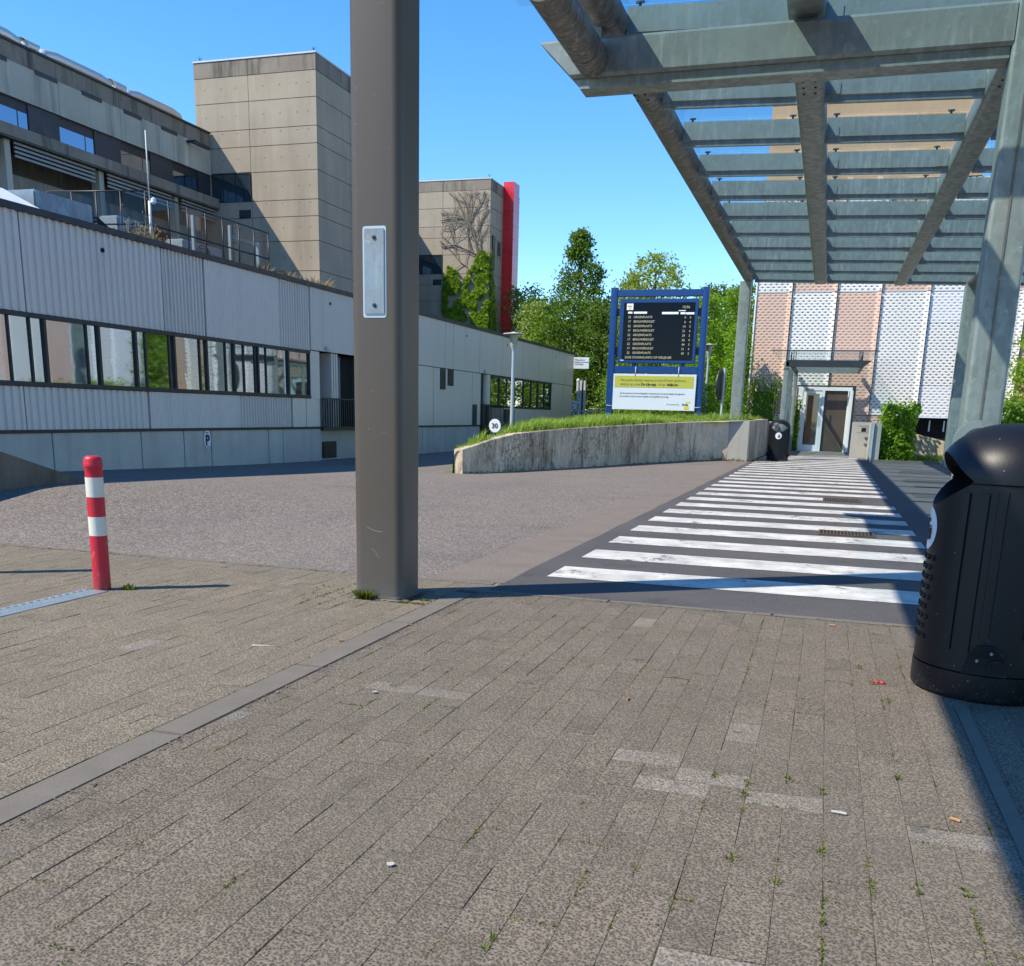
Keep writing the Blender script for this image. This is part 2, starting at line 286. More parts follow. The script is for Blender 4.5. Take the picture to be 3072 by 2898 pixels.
# ------------------------------------------------------------------ mesh helpers
class MB:
    def __init__(s): s.v = []; s.f = []; s.sm = []
    def quad(s, a, b, c, d, sm=False):
        i = len(s.v); s.v += [a, b, c, d]; s.f.append((i, i + 1, i + 2, i + 3)); s.sm.append(sm)
    def poly(s, pts, sm=False):
        i = len(s.v); s.v += list(pts); s.f.append(tuple(range(i, i + len(pts)))); s.sm.append(sm)
    def box(s, x0, y0, z0, x1, y1, z1):
        i = len(s.v)
        s.v += [(x0, y0, z0), (x1, y0, z0), (x1, y1, z0), (x0, y1, z0), (x0, y0, z1), (x1, y0, z1), (x1, y1, z1), (x0, y1, z1)]
        for f in ((0, 3, 2, 1), (4, 5, 6, 7), (0, 1, 5, 4), (1, 2, 6, 5), (2, 3, 7, 6), (3, 0, 4, 7)):
            s.f.append(tuple(i + k for k in f)); s.sm.append(False)
        return s
    def loops(s, rings, closed=True, cap=True, sm=True):
        """rings: list of equal length point lists"""
        n = len(rings[0]); base = len(s.v)
        for r in rings: s.v += [tuple(p) for p in r]
        for k in range(len(rings) - 1):
            for j in range(n if closed else n - 1):
                a = base + k * n + j; b = base + k * n + (j + 1) % n
                s.f.append((a, b, b + n, a + n)); s.sm.append(sm)
        if cap:
            s.f.append(tuple(base + j for j in reversed(range(n)))); s.sm.append(False)
            e = base + (len(rings) - 1) * n; s.f.append(tuple(e + j for j in range(n))); s.sm.append(False)
        return s
    def tube(s, pts, r, n=10, cap=True):
        pts = [Vector(p) for p in pts]; rings = []
        rr = r if isinstance(r, (list, tuple)) else [r] * len(pts)
        for i, p in enumerate(pts):
            d = (pts[min(i + 1, len(pts) - 1)] - pts[max(i - 1, 0)]).normalized()
            up = Vector((0, 0, 1)) if abs(d.z) < 0.95 else Vector((0, 1, 0))
            a = d.cross(up).normalized(); b = a.cross(d)
            rings.append([p + (a * math.cos(2 * math.pi * k / n) + b * math.sin(2 * math.pi * k / n)) * rr[i] for k in range(n)])
        return s.loops(rings, True, cap)
    def lathe(s, cx, cy, prof, n=32, cap=True):
        return s.loops([[(cx + r * math.cos(2 * math.pi * k / n), cy + r * math.sin(2 * math.pi * k / n), z) for k in range(n)] for r, z in prof], True, cap)
    def rrect(s, axis, c0, c1, a0, a1, b0, b1, r, seg=4):
        """rounded rectangle bar; axis x,y or z from c0 to c1, section a0..a1 by b0..b1"""
        pts = []
        for (ca, cb, st) in ((a1 - r, b1 - r, 0), (a0 + r, b1 - r, 90), (a0 + r, b0 + r, 180), (a1 - r, b0 + r, 270)):
            for k in range(seg + 1):
                t_ = rad(st + 90 * k / seg); pts.append((ca + r * math.cos(t_), cb + r * math.sin(t_)))
        def P(a, b, c): return {'z': (a, b, c), 'y': (a, c, b), 'x': (c, a, b)}[axis]
        return s.loops([[P(a, b, c) for a, b in pts] for c in (c0, c1)])
    def prism(s, pts2, y0, y1, axis='y'):
        def P(a, b, c): return {'y': (a, c, b), 'x': (c, a, b), 'z': (a, b, c)}[axis]
        return s.loops([[P(a, b, c) for a, b in pts2] for c in (y0, y1)], sm=False)
    def build(s, name, mat, parent=None, origin=None, **kw):
        o0 = Vector(origin) if origin is not None else (parent['_o'] if parent is not None else Vector((0, 0, 0)))
        o0 = Vector(o0)
        me = bpy.data.meshes.new(name)
        me.from_pydata([tuple((Vector(p) - o0) * K) for p in s.v], [], s.f)
        me.polygons.foreach_set('use_smooth', s.sm)
        me.materials.append(mat if isinstance(mat, bpy.types.Material) else M[mat])
        bm = bmesh.new(); bm.from_mesh(me)
        if kw.pop('weld', True) and len(bm.verts) < 60000: bmesh.ops.remove_doubles(bm, verts=bm.verts, dist=0.00005)
        if len(bm.faces) < 60000 and not kw.pop('leaf', False): bmesh.ops.recalc_face_normals(bm, faces=bm.faces)
        if any(s.sm):
            for e in bm.edges:
                if len(e.link_faces) == 2 and e.calc_face_angle(0) > rad(40): e.smooth = False
        bm.to_mesh(me); bm.free()
        ob = bpy.data.objects.new(name, me); COL.objects.link(ob)
        if parent is not None: ob.parent = parent; ob['_o'] = parent['_o'] if parent is not None else o0
        else: ob.location = o0 * K; ob['_o'] = list(o0)
        bev = kw.get('bevel')
        if bev:
            bm = bmesh.new(); bm.from_mesh(me)
            bmesh.ops.bevel(bm, geom=[e for e in bm.edges if len(e.link_faces) == 2 and e.calc_face_angle(0) > rad(50)], offset=bev * K, segments=2, affect='EDGES', clamp_overlap=True)
            bm.to_mesh(me); bm.free()
        if kw.get('label'): ob['label'] = kw['label']
        return ob
def tag(o, label=None, cat=None, group=None, kind=None):
    if label: o['label'] = label
    if cat: o['category'] = cat
    if group: o['group'] = group
    if kind: o['kind'] = kind
    return o
def thing(name, label, cat, loc, group=None):
    o = bpy.data.objects.new(name, None); COL.objects.link(o); o.location = Vector(loc) * K; o.empty_display_size = 0.2
    o['_o'] = list(loc); return tag(o, label, cat, group)
def children(o): return [c for c in bpy.data.objects if c.parent == o]
def copy_tree(o, loc, label, ch=None):
    c = o.copy(); COL.objects.link(c); c.location = Vector(loc) * K; c['_o'] = list(loc)
    if label: c['label'] = label
    def rec(src, dst):
        for k in children(src):
            if k == dst: continue
            n = k.copy(); COL.objects.link(n); n.parent = dst; rec(k, n)
    rec(o, c); return c
def text(name, body, mat, parent, loc, size, rot=(90, 0, 0), align='LEFT', ext=0.004, sx=1.0, bold=0.0):
    cu = bpy.data.curves.new(name, 'FONT'); cu.body = body; cu.size = size * K; cu.align_x = align; cu.extrude = ext * K; cu.offset = bold * K; cu.resolution_u = 3
    tmp = bpy.data.objects.new(name, cu); COL.objects.link(tmp)
    dg = bpy.context.evaluated_depsgraph_get(); me = bpy.data.meshes.new_from_object(tmp.evaluated_get(dg))
    bpy.data.objects.remove(tmp); me.materials.clear(); me.materials.append(M[mat])
    ob = bpy.data.objects.new(name, me); COL.objects.link(ob); ob.parent = parent; o0 = Vector(parent['_o']); ob['_o'] = list(o0)
    ob.location = (Vector(loc) - o0) * K; ob.rotation_euler = [rad(a) for a in rot]; ob.scale = (sx, 1, 1); return ob

# ------------------------------------------------------------------ ground
def lerp(tab, x):
    if x <= tab[0][0]: return tab[0][1]
    for (a, b), (c, d) in zip(tab, tab[1:]):
        if x <= c: return b + (d - b) * (x - a) / (c - a)
    return tab[-1][1]
def gz(x, y):
    w = lerp([(-16, 0.75), (-11.6, 1.0), (-6.3, 0.0)], x)
    h = lerp([(8.7, 0.0), (12.5, 0.30), (16.6, 0.2), (20, 0.10), (24, 0.0), (28, -0.06), (36, -0.1), (60, -0.12)], y)
    return w * h
def grid_sheet(name, xs, ys, fz, mat, **kw):
    b = MB(); nx = len(xs)
    for y in ys:
        for x in xs: b.v.append((x, y, fz(x, y)))
    for j in range(len(ys) - 1):
        for i in range(nx - 1):
            a = j * nx + i; b.f.append((a, a + 1, a + 1 + nx, a + nx)); b.sm.append(True)
    return b.build(name, mat, weld=False, **kw)
xs = [-900, -300, -100, -50, -30] + [-20 + i * 0.8 for i in range(20)] + [-4, 0, 4, 8, 20, 50, 150, 400, 900]
ys = [-300, -60, -20, -5, 2] + [8.6 + i * 1.2 for i in range(44)] + [65, 80, 120, 200, 400, 900]
tag(grid_sheet('road', xs, ys, lambda x, y: gz(x, y) - (0.004 if -300 < y else 0) - (0.06 if y < 8.5 else 0), 'road'), kind='structure')

# crossing strip of newer asphalt with painted bars
b = MB(); n = 60; L = []; Rr = []
for i in range(n + 1):
    y = 8.30 + (47.6 - 8.30) * i / n
    L.append((-2.84 + (0.12 * (y - 8) / 40) + 0.035 * noise.noise(Vector((y * 1.3, 0, 0))), y, 0.004)); Rr.append((1.78 + 0.03 * noise.noise(Vector((y * 1.3, 5, 0))), y, 0.004))
for i in range(n): b.quad(L[i], Rr[i], Rr[i + 1], L[i + 1])
tag(b.build('crossing_asphalt', 'asphalt'), kind='structure')
b = MB(); n = 30
for i in range(n):
    y0 = 8.31 + 38.0 * i / n; y1 = 8.31 + 38.0 * (i + 1) / n
    b.quad((1.82, y0, 0.002), (9.5, y0, 0.002), (9.5, y1, 0.002), (1.82, y1, 0.002))
tag(b.build('side_road_asphalt', 'asphalt_old'), kind='structure')
b = MB()
bars = 1.466; y = 9.30
for i in range(26):
    a = y + bars * i
    if 20.9 < a < 21.4: xr = 0.05
    else: xr = 1.38
    j = [U(-0.015, 0.015) for _ in range(4)]
    for k in range(10):
        x0 = -2.55 + (xr + 2.55) * k / 10; x1 = -2.55 + (xr + 2.55) * (k + 1) / 10
        e0 = 0.012 * noise.noise(Vector((x0 * 2, a, 0))); e1 = 0.012 * noise.noise(Vector((x1 * 2, a, 0)))
        b.quad((x0, a + e0, 0.008), (x1, a + e1, 0.008), (x1, a + 0.735 + e1, 0.008), (x0, a + 0.735 + e0, 0.008))
tag(b.build('zebra_crossing', 'paint'), kind='structure')
# rusty drain grates
for (x0, x1, y0, y1, lab) in ((0.06, 0.80, 20.98, 21.7, 'rusty drain grate at the end of a shortened zebra bar'), (0.02, 0.80, 14.62, 15.2, 'rusty drain grate between two bars nearer the camera')):
    g = thing('drain_grate', lab, 'drain', (x0, y0, 0.008), 'drain grates in the zebra crossing')
    f = MB(); f.box(x0, y0, 0.009, x1, y0 + 0.04, 0.022); f.box(x0, y1 - 0.04, 0.009, x1, y1, 0.022); f.box(x0, y0 + .04, 0.009, x0 + 0.03, y1 - .04, 0.022); f.box(x1 - 0.03, y0 + .04, 0.009, x1, y1 - .04, 0.022)
    f.build('frame', 'rust', g)
    f = MB(); k = x0 + 0.06
    while k < x1 - 0.05: f.box(k, y0 + 0.04, 0.010, k + 0.022, y1 - 0.04, 0.020); k += 0.048
    f.build('bars', 'rust', g)
    MB().box(x0 + .03, y0 + .04, 0.0085, x1 - .03, y1 - .04, 0.0095).build('pit', 'black', g)

# ------------------------------------------------------------------ paving made of single blocks
PW, PL = 0.1625, 0.16
def pave(xa, xb, ya, yb, name, mat, light=(), skip=None, ox=0.14, oy=4.01, gap=0.0004, amp=0.0012, extra=None):
    b = MB(); bl = MB(); used = set()
    i0, i1 = math.floor((xa - ox) / PW), math.ceil((xb - ox) / PW); j0, j1 = math.floor((ya - oy) / PL), math.ceil((yb - oy) / PL)
    def block(x0, y0, x1, y1, tgt):
        x0, x1 = max(x0, xa), min(x1, xb); y0, y1 = max(y0, ya), min(y1, yb)
        if x1 - x0 < 0.03 or y1 - y0 < 0.03: return
        if skip and skip((x0 + x1) / 2, (y0 + y1) / 2): return
        g = gap + (U(0.001, 0.0038) if R() < 0.13 else U(0, 0.0005)); h = U(-amp, amp); dr_ = 0.0022 if R() < .3 else 0.0006; tx, ty = U(-.004, .004), U(-.0035, .0035); bv = 0.0025
        cx, cy = (x0 + x1) / 2, (y0 + y1) / 2
        def Z(x, y): return h + (x - cx) * tx * 3 + (y - cy) * ty * 3 + (extra(x, y) if extra else 0)
        o = [(x0 + g, y0 + g), (x1 - g, y0 + g), (x1 - g, y1 - g), (x0 + g, y1 - g)]
        q = [(x0 + g + bv, y0 + g + bv), (x1 - g - bv, y0 + g + bv), (x1 - g - bv, y1 - g - bv), (x0 + g + bv, y1 - g - bv)]
        i = len(tgt.v)
        tgt.v += [(x, y, Z(x, y) - 0.03) for x, y in o] + [(x, y, Z(x, y) - dr_) for x, y in o] + [(x, y, Z(x, y)) for x, y in q]
        for k in range(4):
            k2 = (k + 1) % 4; tgt.f.append((i + k, i + k2, i + 4 + k2, i + 4 + k)); tgt.f.append((i + 4 + k, i + 4 + k2, i + 8 + k2, i + 8 + k)); tgt.sm += [False, False]
        tgt.f.append((i + 8, i + 9, i + 10, i + 11)); tgt.sm.append(False)
    for (ci, cj) in light:
        used.add((ci, cj)); used.add((ci + 1, cj)); block(ox + ci * PW, oy + cj * PL, ox + (ci + 2) * PW, oy + (cj + 1) * PL, bl)
    for i in range(i0, i1):
        sft = i % 2
        for j in range(j0 - 1, j1 + 1):
            if (j + sft) % 2: continue
            c = [(i, j) not in used, (i, j + 1) not in used]
            tg = bl if R() < 0.0012 else b
            x0 = ox + i * PW
            if c[0] and c[1]: block(x0, oy + j * PL, x0 + PW, oy + (j + 2) * PL, tg)
            elif c[0]: block(x0, oy + j * PL, x0 + PW, oy + (j + 1) * PL, b)
            elif c[1]: block(x0, oy + (j + 1) * PL, x0 + PW, oy + (j + 2) * PL, b)
    tag(b.build(name, mat, weld=False), kind='structure')
    if bl.v: tag(bl.build('pale_paving_blocks' if name == 'pavement' else 'pale_side_paving_blocks', 'paver_light', weld=False), kind='structure')
light = [(-2, -1 + 1), (-4, 1), (-6, 2), (2, 0 - 1), (4, -1), (4, -2 + 4 - 4), (6, -2), (8, -2), (-5, 0), (-14, 6), (-16, 6), (-20, 1), (-3, -9), (8, -8)]
light = list({l for l in light})
seen = set(); ll = []
for l in light:
    if (l[0], l[1]) in seen or (l[0] + 1, l[1]) in seen: continue
    seen.add(l); seen.add((l[0] + 1, l[1])); ll.append(l)
pave(-2.89, 7.0, -0.6, 8.22, 'pavement', 'paver', ll, skip=lambda x, y: x > 3.2 and y > 7.6)
def extra_left(x, y): return 0.0
PX0, PX1, PY0, PY1 = -3.79, -3.345, 7.5, 7.93
pave(-13.0, -3.10, 2.0, 8.62, 'side_pavement', 'paver_b', [(-40, 15), (-36, 14), (-26, 9), (-31, 2), (-27, 20)], ox=-3.10, oy=2.0,
     skip=lambda x, y: (PX0 - .05 < x < PX1 + .05 and PY0 - .05 < y < PY1 + .05) or (-6.06 < x < -5.80 and 3.0 < y < 7.02) or (y > 8.62 - 0.12 * max(0, (-4.3 - x) * 0.02)))
b = MB(); b.quad((-13.2, -3, -0.0032), (7.2, -3, -0.0032), (7.2, 8.30, -0.0032), (-13.2, 8.62, -0.0032)); tag(b.build('paving_bed', 'sand'), kind='structure')
# flat edging stones between the two pavements, and across the end of the pavement
b = MB(); y = -0.4
while y < 8.1:
    y1 = min(y + 1.42, 8.22); b.box(-3.092, y + 0.004, -0.05, -2.898, y1 - 0.004, 0.004 + U(-.002, .002)); y = y1
tag(b.build('edging_stones', 'edging', bevel=0.006), kind='structure')
b = MB(); x = -3.092
while x < 4.5:
    x1 = x + 1.4; d = U(-.012, .012); b.box(x + 0.005, 8.228, -0.05, x1 - 0.005, 8.325 + d, 0.006 + U(-.003, .003)); x = x1
tag(b.build('pavement_kerb', 'edging', bevel=0.008), kind='structure')
b = MB(); x = -13
while x < -3.9:
    x1 = min(x + 1.42, -3.85); b.box(x + 0.003, 8.625, -0.05, x1 - 0.003, 8.735, 0.002 + gz((x + x1) / 2, 8.7)); x = x1
b.box(-3.84, 8.625, -0.05, -2.9, 8.735, 0.004)
tag(b.build('road_kerb', 'edging', bevel=0.006), kind='structure')
b = MB(); b.quad((-3.10, 8.228, -0.003), (-2.85, 8.36, -0.003), (-2.85, 8.62, -0.003), (-3.3, 8.62, -0.003)); tag(b.build('kerb_infill', 'edging'), kind='structure')
b = MB(); b.poly([(0.86, -1, 0.006), (0.93, -1, 0.006), (0.93, 5.9, 0.006), (0.86, 5.9, 0.006)]); tag(b.build('pavement_border_strip', 'edging'), kind='structure')

# swept grit along the left edge of the crossing, and loose leaf crumbs in the gutter
b = MB(); n = 70; P = []
for i in range(n + 1):
    y = 8.75 + 29 * i / n; P.append(((-3.25 - .35 * (1 - i / n) + 0.16 * noise.noise(Vector((y * .9, 3, 0))) + .06 * noise.noise(Vector((y * 4, 3, 0)))), y))
for i in range(n): b.quad((P[i][0], P[i][1], .0015), (-2.7, P[i][1], .0015), (-2.7, P[i + 1][1], .0015), (P[i + 1][0], P[i + 1][1], .0015))
tag(b.build('road_margin', 'grit'), kind='structure')
b = MB()
for k in range(900):
    if k % 3 == 0: x, y = U(-3, 3), 8.225 + random.gauss(0, .02)
    elif k % 3 == 1: x, y = -2.89 + abs(random.gauss(0, .03)), U(1.5, 8.2)
    else: x, y = U(-2.8, 1.6), U(1.2, 8.1)
    s_ = U(.003, .009) if k % 3 == 2 else U(.004, .014); a = U(0, 3.14); z = .007 + U(0, .003)
    b.poly([(x - s_ * math.cos(a), y - s_ * math.sin(a), z), (x + s_ * .5 * math.sin(a), y - s_ * .5 * math.cos(a), z + U(0, .006)), (x + s_ * math.cos(a), y + s_ * math.sin(a), z), (x - s_ * .4 * math.sin(a), y + s_ * .4 * math.cos(a), z + U(0, .004))])
tag(b.build('leaf_crumbs', 'crumb', weld=False, leaf=True), 'tiny dry leaf crumbs and grit on the pavement', 'debris', kind='stuff')

# weeds in the joints: moss cushions and little tufts
def tuft(b, x, y, z, n, h, w=0.006, spread=0.03):
    for _ in range(n):
        a = U(0, 6.283); r = U(0, spread); hx, hy = x + r * math.cos(a), y + r * math.sin(a); l = h * U(0.5, 1.1); bend = U(0.2, 0.9) * l
        dx, dy = math.cos(a), math.sin(a); px_, py_ = -dy * w, dx * w
        b.poly([(hx - px_, hy - py_, z), (hx + px_, hy + py_, z), (hx + dx * bend * .4 + px_ * .7, hy + dy * bend * .4 + py_ * .7, z + l * .6), (hx + dx * bend, hy + dy * bend, z + l)])
b = MB()
for _ in range(1150):
    i = random.randint(-18, 8); j = random.randint(-14, 24)
    x = 0.14 + i * PW; y = 4.01 + (j + U(0, 1)) * PL
    if not (-2.85 < x < 1.6 and 0.5 < y < 8.1): continue
    dens = 0.25 + 0.75 * (noise.noise(Vector((x * 0.8, y * 0.7, 3))) > 0.02)
    if x > -0.6: dens += 0.35
    if R() > dens * 0.42: continue
    ln = U(0.03, 0.26) if R() < .65 else U(.005, .03)
    if R() < 0.3:
        y = 4.01 + j * PL
        for k in range(int(ln * 130)): tuft(b, x + U(0, ln), y + U(-.005, .005), -0.006, 2, U(0.008, 0.018), 0.004, 0.007)
    else:
        for k in range(int(ln * 150)): tuft(b, x + U(-.005, .005), y + U(0, ln), -0.004, 2, U(0.005, 0.013), 0.005, 0.007)
for (x, y) in ((0.135, 3.62), (0.135, 3.08), (-0.02, 3.3), (-0.19, 3.45), (0.3, 3.4), (0.46, 3.42), (0.62, 3.45), (-0.85, 2.55), (0.5, 5.9), (0.42, 6.3), (0.36, 6.7), (-0.19, 4.22), (-0.19, 4.1), (-0.02, 4.35), (0.135, 4.25), (-0.34, 4.3), (0.47, 4.55), (0.62, 2.9), (0.85, 3.0)):
    for k in range(5): tuft(b, x + U(-.01, .01), y + U(-.05, .05), -0.005, 5, U(0.015, 0.03), 0.004, 0.012)
for k in range(26): tuft(b, U(-4.35, -3.8), U(7.2, 8.1), -0.004, 4, 0.022, 0.005, 0.02)
for k in range(60):
    x = random.choice([-3.75, -3.91, -4.07]) + U(-.006, .006); tuft(b, x, U(7.0, 8.3), -0.006, 5, 0.02, 0.005, 0.012)
for k in range(70): tuft(b, U(-3.35, -3.10), random.choice([7.45, 7.61]) + U(-.01, .01), -0.006, 4, 0.025, 0.005, 0.012)
for k in range(34): tuft(b, U(-3.74, -3.6), 7.46 + U(-.02, .02), 0, 5, 0.09, 0.004, 0.012)
for k in range(120): tuft(b, -3.097, U(3.3, 8.0), -0.006, 2, 0.018, 0.004, 0.008) if noise.noise(Vector((k * .2, 0, 9))) > -0.1 else None
for k in range(220):
    x = U(-13, -3.9)
    if noise.noise(Vector((x * 1.2, 4, 0))) > -0.05: tuft(b, x, 8.62 + U(-.008, .008), -0.004, 3, 0.02, 0.005, 0.015)
for k in range(14): tuft(b, -5.78 + U(0, .1), 6.98 + U(-.03, .04), 0, 6, 0.05, 0.005, 0.02)
tag(b.build('joint_weeds', 'moss', weld=False, leaf=True), 'small moss and weeds in the paving joints', 'weeds', kind='stuff')
# grass patch behind the near bin
b = MB()
for k in range(1500):
    x = 1.30 + U(0, 1.1) ** 1.3; y = U(5.3, 7.9); tuft(b, x, y, -0.004, 4, U(0.03, 0.10), 0.004, 0.03)
for k in range(22): tuft(b, 1.46 + U(-.05, .1), 6.05 + U(-.12, .1), 0, 4, U(0.16, 0.3), 0.006, 0.02)
tag(b.build('grass_patch', 'grass', weld=False, leaf=True), 'rough grass beside the near bin', 'grass', kind='stuff')

# ------------------------------------------------------------------ litter on the paving
def butt(loc, ang, label, c='cig', L_=0.042, r=0.0065):
    x, y = loc; dx, dy = math.cos(rad(ang)), math.sin(rad(ang)); b = MB()
    b.tube([(x - dx * L_ / 2, y - dy * L_ / 2, r + 0.002), (x, y, r + 0.003), (x + dx * L_ / 2, y + dy * L_ / 2, r + 0.002)], r, 8)
    return tag(b.build('cigarette_butt', c, origin=(x, y, 0)), label, 'cigarette butt', 'cigarette ends dropped on the paving')
butt((0.66, 4.12), -25, 'orange cigarette filter lying on the paving at the right')
butt((0.20, 4.02), -4, 'white cigarette end on the paving at the lower right', 'paper', 0.06)
butt((-0.95, 5.33), 80, 'short orange filter alone in the middle of the pavement', 'cig', 0.035)
butt((0.19, 8.02), -5, 'orange filter at the kerb below the right zebra bars')
butt((-3.12, 5.97), 35, 'orange filter against the flat edging stone near the pillar')
b = MB(); b.tube([(0.42, 6.32, .006), (0.47, 6.30, .01)], [.006, .012], 6); b.tube([(0.47, 6.30, .012), (0.50, 6.29, .006)], [.016, .008], 6)
tag(b.build('sweet_wrapper', 'red', origin=(.45, 6.3, 0)), 'crumpled red wrapper on the paving left of the near bin', 'wrapper')
b = MB(); b.tube([(-3.62, 5.62, .004), (-3.42, 5.66, .004)], 0.004, 6); tag(b.build('wooden_stick', 'paper', origin=(-3.5, 5.64, 0)), 'thin pale wooden stick on the left paving', 'stick')
for k, (x, y, lab) in enumerate(((-2.35, 4.9, 'white scrap on dark paving beside the edging stone'), (-1.35, 2.93, 'round white scrap in the lower middle of the pavement'))):
    b = MB(); b.poly([(x + 0.018 * math.cos(a) * U(.6, 1.2), y + 0.014 * math.sin(a), 0.006 + U(0, .003)) for a in (0, 1, 2.1, 3.2, 4.2, 5.2)]); b.v = b.v + [(p[0], p[1], p[2] + 0.003) for p in b.v]; b.f.append(tuple(range(6, 12))); b.sm.append(False)
    tag(b.build('paper_scrap', 'paper', origin=(x, y, 0)), lab, 'litter', 'scraps of litter on the paving')

# ------------------------------------------------------------------ brown pillar
pil = thing('steel_pillar', 'brown painted square steel pillar with rounded corners standing in the block paving', 'pillar', (-3.57, 7.7, 0))
MB().rrect('z', -0.02, 6.78, PX0, PX1, PY0, PY1, 0.075, 6).build('post', 'brown', pil)
b = MB(); b.rrect('y', PY0 - 0.012, PY0 + 0.002, -3.655, -3.485, 2.345, 2.985, 0.004, 2)
cp = b.build('cover_plate', 'galv_plate', pil)
MB().rrect('y', PY0 - 0.003, PY0 + 0.02, -3.672, -3.468, 2.315, 3.005, 0.02, 3).build('bare_metal_surround', 'lampgrey', pil)
for z in (2.41, 2.92):
    b = MB(); rings = [[(-3.568 + r * math.cos(a * 2 * math.pi / 14), yy, z + r * math.sin(a * 2 * math.pi / 14)) for a in range(14)] for r, yy in ((0.016, PY0 - 0.012), (0.016, PY0 - 0.019), (0.008, PY0 - 0.021))]
    b.loops(rings).build('screw', 'dark_frame', cp)

b = MB()
for (x0, x1, y0, y1) in ((PX0 - .045, PX1 + .05, PY0 - .05, PY0 - .004), (PX0 - .05, PX0 - .004, PY0 - .003, PY1 + .05), (PX1 + .004, PX1 + .05, PY0 - .003, PY1 + .05)):
    n_ = 14
    for k in range(n_):
        f0, f1 = k / n_, (k + 1) / n_
        if x1 - x0 > y1 - y0: a_, c_ = x0 + (x1 - x0) * f0, x0 + (x1 - x0) * f1; b.quad((a_, y0 + U(-.02, .02), .0035), (c_, y0 + U(-.02, .02), .0035), (c_, y1, .007 + U(0, .006)), (a_, y1, .007 + U(0, .006)))
        else: a_, c_ = y0 + (y1 - y0) * f0, y0 + (y1 - y0) * f1; s0 = x0 if x0 > PX1 else x1; s1 = x1 if x0 > PX1 else x0; b.quad((s0, a_, .01), (s0, c_, .01), (s1 + U(-.015, .015), c_, .0035), (s1 + U(-.015, .015), a_, .0035))
b.build('mortar_foot', 'sand', pil)
for pts in ([(-3.66, .62), (-3.61, .60), (-3.55, .585), (-3.52, .59)], [(-3.62, .44), (-3.58, .41), (-3.55, .36)], [(-3.74, 1.02), (-3.745, .99)], [(-3.60, 1.75), (-3.585, 1.73), (-3.60, 1.70)]):
    MB().tube([(x, PY0 - .0005, z) for x, z in pts], .0014, 4).build('scratch', 'louvre_grey', pil)
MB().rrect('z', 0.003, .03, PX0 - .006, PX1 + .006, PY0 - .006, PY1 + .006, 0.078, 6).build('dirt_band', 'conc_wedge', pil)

# ------------------------------------------------------------------ glass canopy
can = thing('glass_canopy', 'long galvanised steel canopy with glass roof above the zebra crossing', 'canopy', (1.95, 14.75, 0))
def zr(x): return 6.73 - 0.026 * (x + 0.8)         # roof falls slightly to the right
YP = [13.3 - 2.3 * i for i in range(7, 0, -1)] + [13.3, 15.25] + [18.45 + 2.52 * i for i in range(0, 10)]
YE = 41.25
for cx_, dz in ((-3.50, 0), (6.9, 0)):
    b = MB(); z = zr(cx_) + 0.24 + dz; b.tube([(cx_, -3, z), (cx_, YE, z)], 0.245, 20); b.build('tube_beam', 'galv_tube', can)
for (x0, x1) in ((-1.02, -0.56), (1.86, 2.32), (4.35, 4.80)):
    z = zr((x0 + x1) / 2); MB().rrect('y', -3, YE, x0, x1, z - 0.03, z + 0.42, 0.09, 4).build('long_beam', 'galv', can)
bays = [(-3.27, -1.025), (-0.555, 1.855), (2.325, 4.345), (4.805, 6.68)]
for y in YP:
    if y < -3: continue
    for (x0, x1) in bays:
        b = MB(); za, zb = zr(x0), zr(x1); nst = 0.16
        # deep channel: web facing the camera, narrow foot below and thin top lip
        def pr(xa, xb, prof):
            b.loops([[(xa, y + dy, zr(xa) + dz) for dy, dz in prof], [(xb, y + dy, zr(xb) + dz) for dy, dz in prof]], sm=False)
        pr(x0, x1, [(0.0, 0.0), (0.085, 0.0), (0.085, 0.43), (-0.045, 0.43), (-0.045, 0.105), (-0.005, 0.085)])
        b.build('purlin', 'galv', can)
    # splice plates either side of beams
    if y < 36 and y > 10:
        for (x0, x1) in ((-0.555, -0.33), (1.63, 1.855)): MB().box(x0, y - 0.058, zr(x0) + 0.11, x1, y - 0.047, zr(x0) + 0.27).build('splice_plate', 'galv', can)
YG = [y for y in YP if y > 13] + [YE + 0.2]
for a, c in zip(YG, YG[1:]):
    for (x0, x1) in ((-3.95, -0.80), (-0.78, 2.08), (2.10, 4.56), (4.58, 7.4)):
        b = MB(); i = [(x0, a + 0.012, zr(x0) + 0.47), (x1, a + 0.012, zr(x1) + 0.47), (x1, c - 0.012, zr(x1) + 0.47), (x0, c - 0.012, zr(x0) + 0.47)]
        b.quad(*i); b.build('glass_pane', 'roof_glass', can)
for a, c in ((6.0, 9.9), (9.93, 13.85)):
    b = MB(); b.quad((-4.45, a, 6.85), (-0.9, a, 6.85), (-0.9, c, 6.85), (-4.45, c, 6.85)); b.build('glass_pane', 'clear_glass', can)
for y in YG:
    if y > 32: continue
    for x in (-3.1, -1.2, -0.4, 1.6):
        b = MB(); b.loops([[(x - w, y - w * .3, z), (x + w, y - w * .3, z), (x + w, y + w * .3, z), (x - w, y + w * .3, z)] for w, z in ((.02, zr(x) + .42), (.02, zr(x) + .475), (.06, zr(x) + .48), (.06, zr(x) + .51))], sm=False)
        b.build('glass_clamp', 'dark_frame', can)
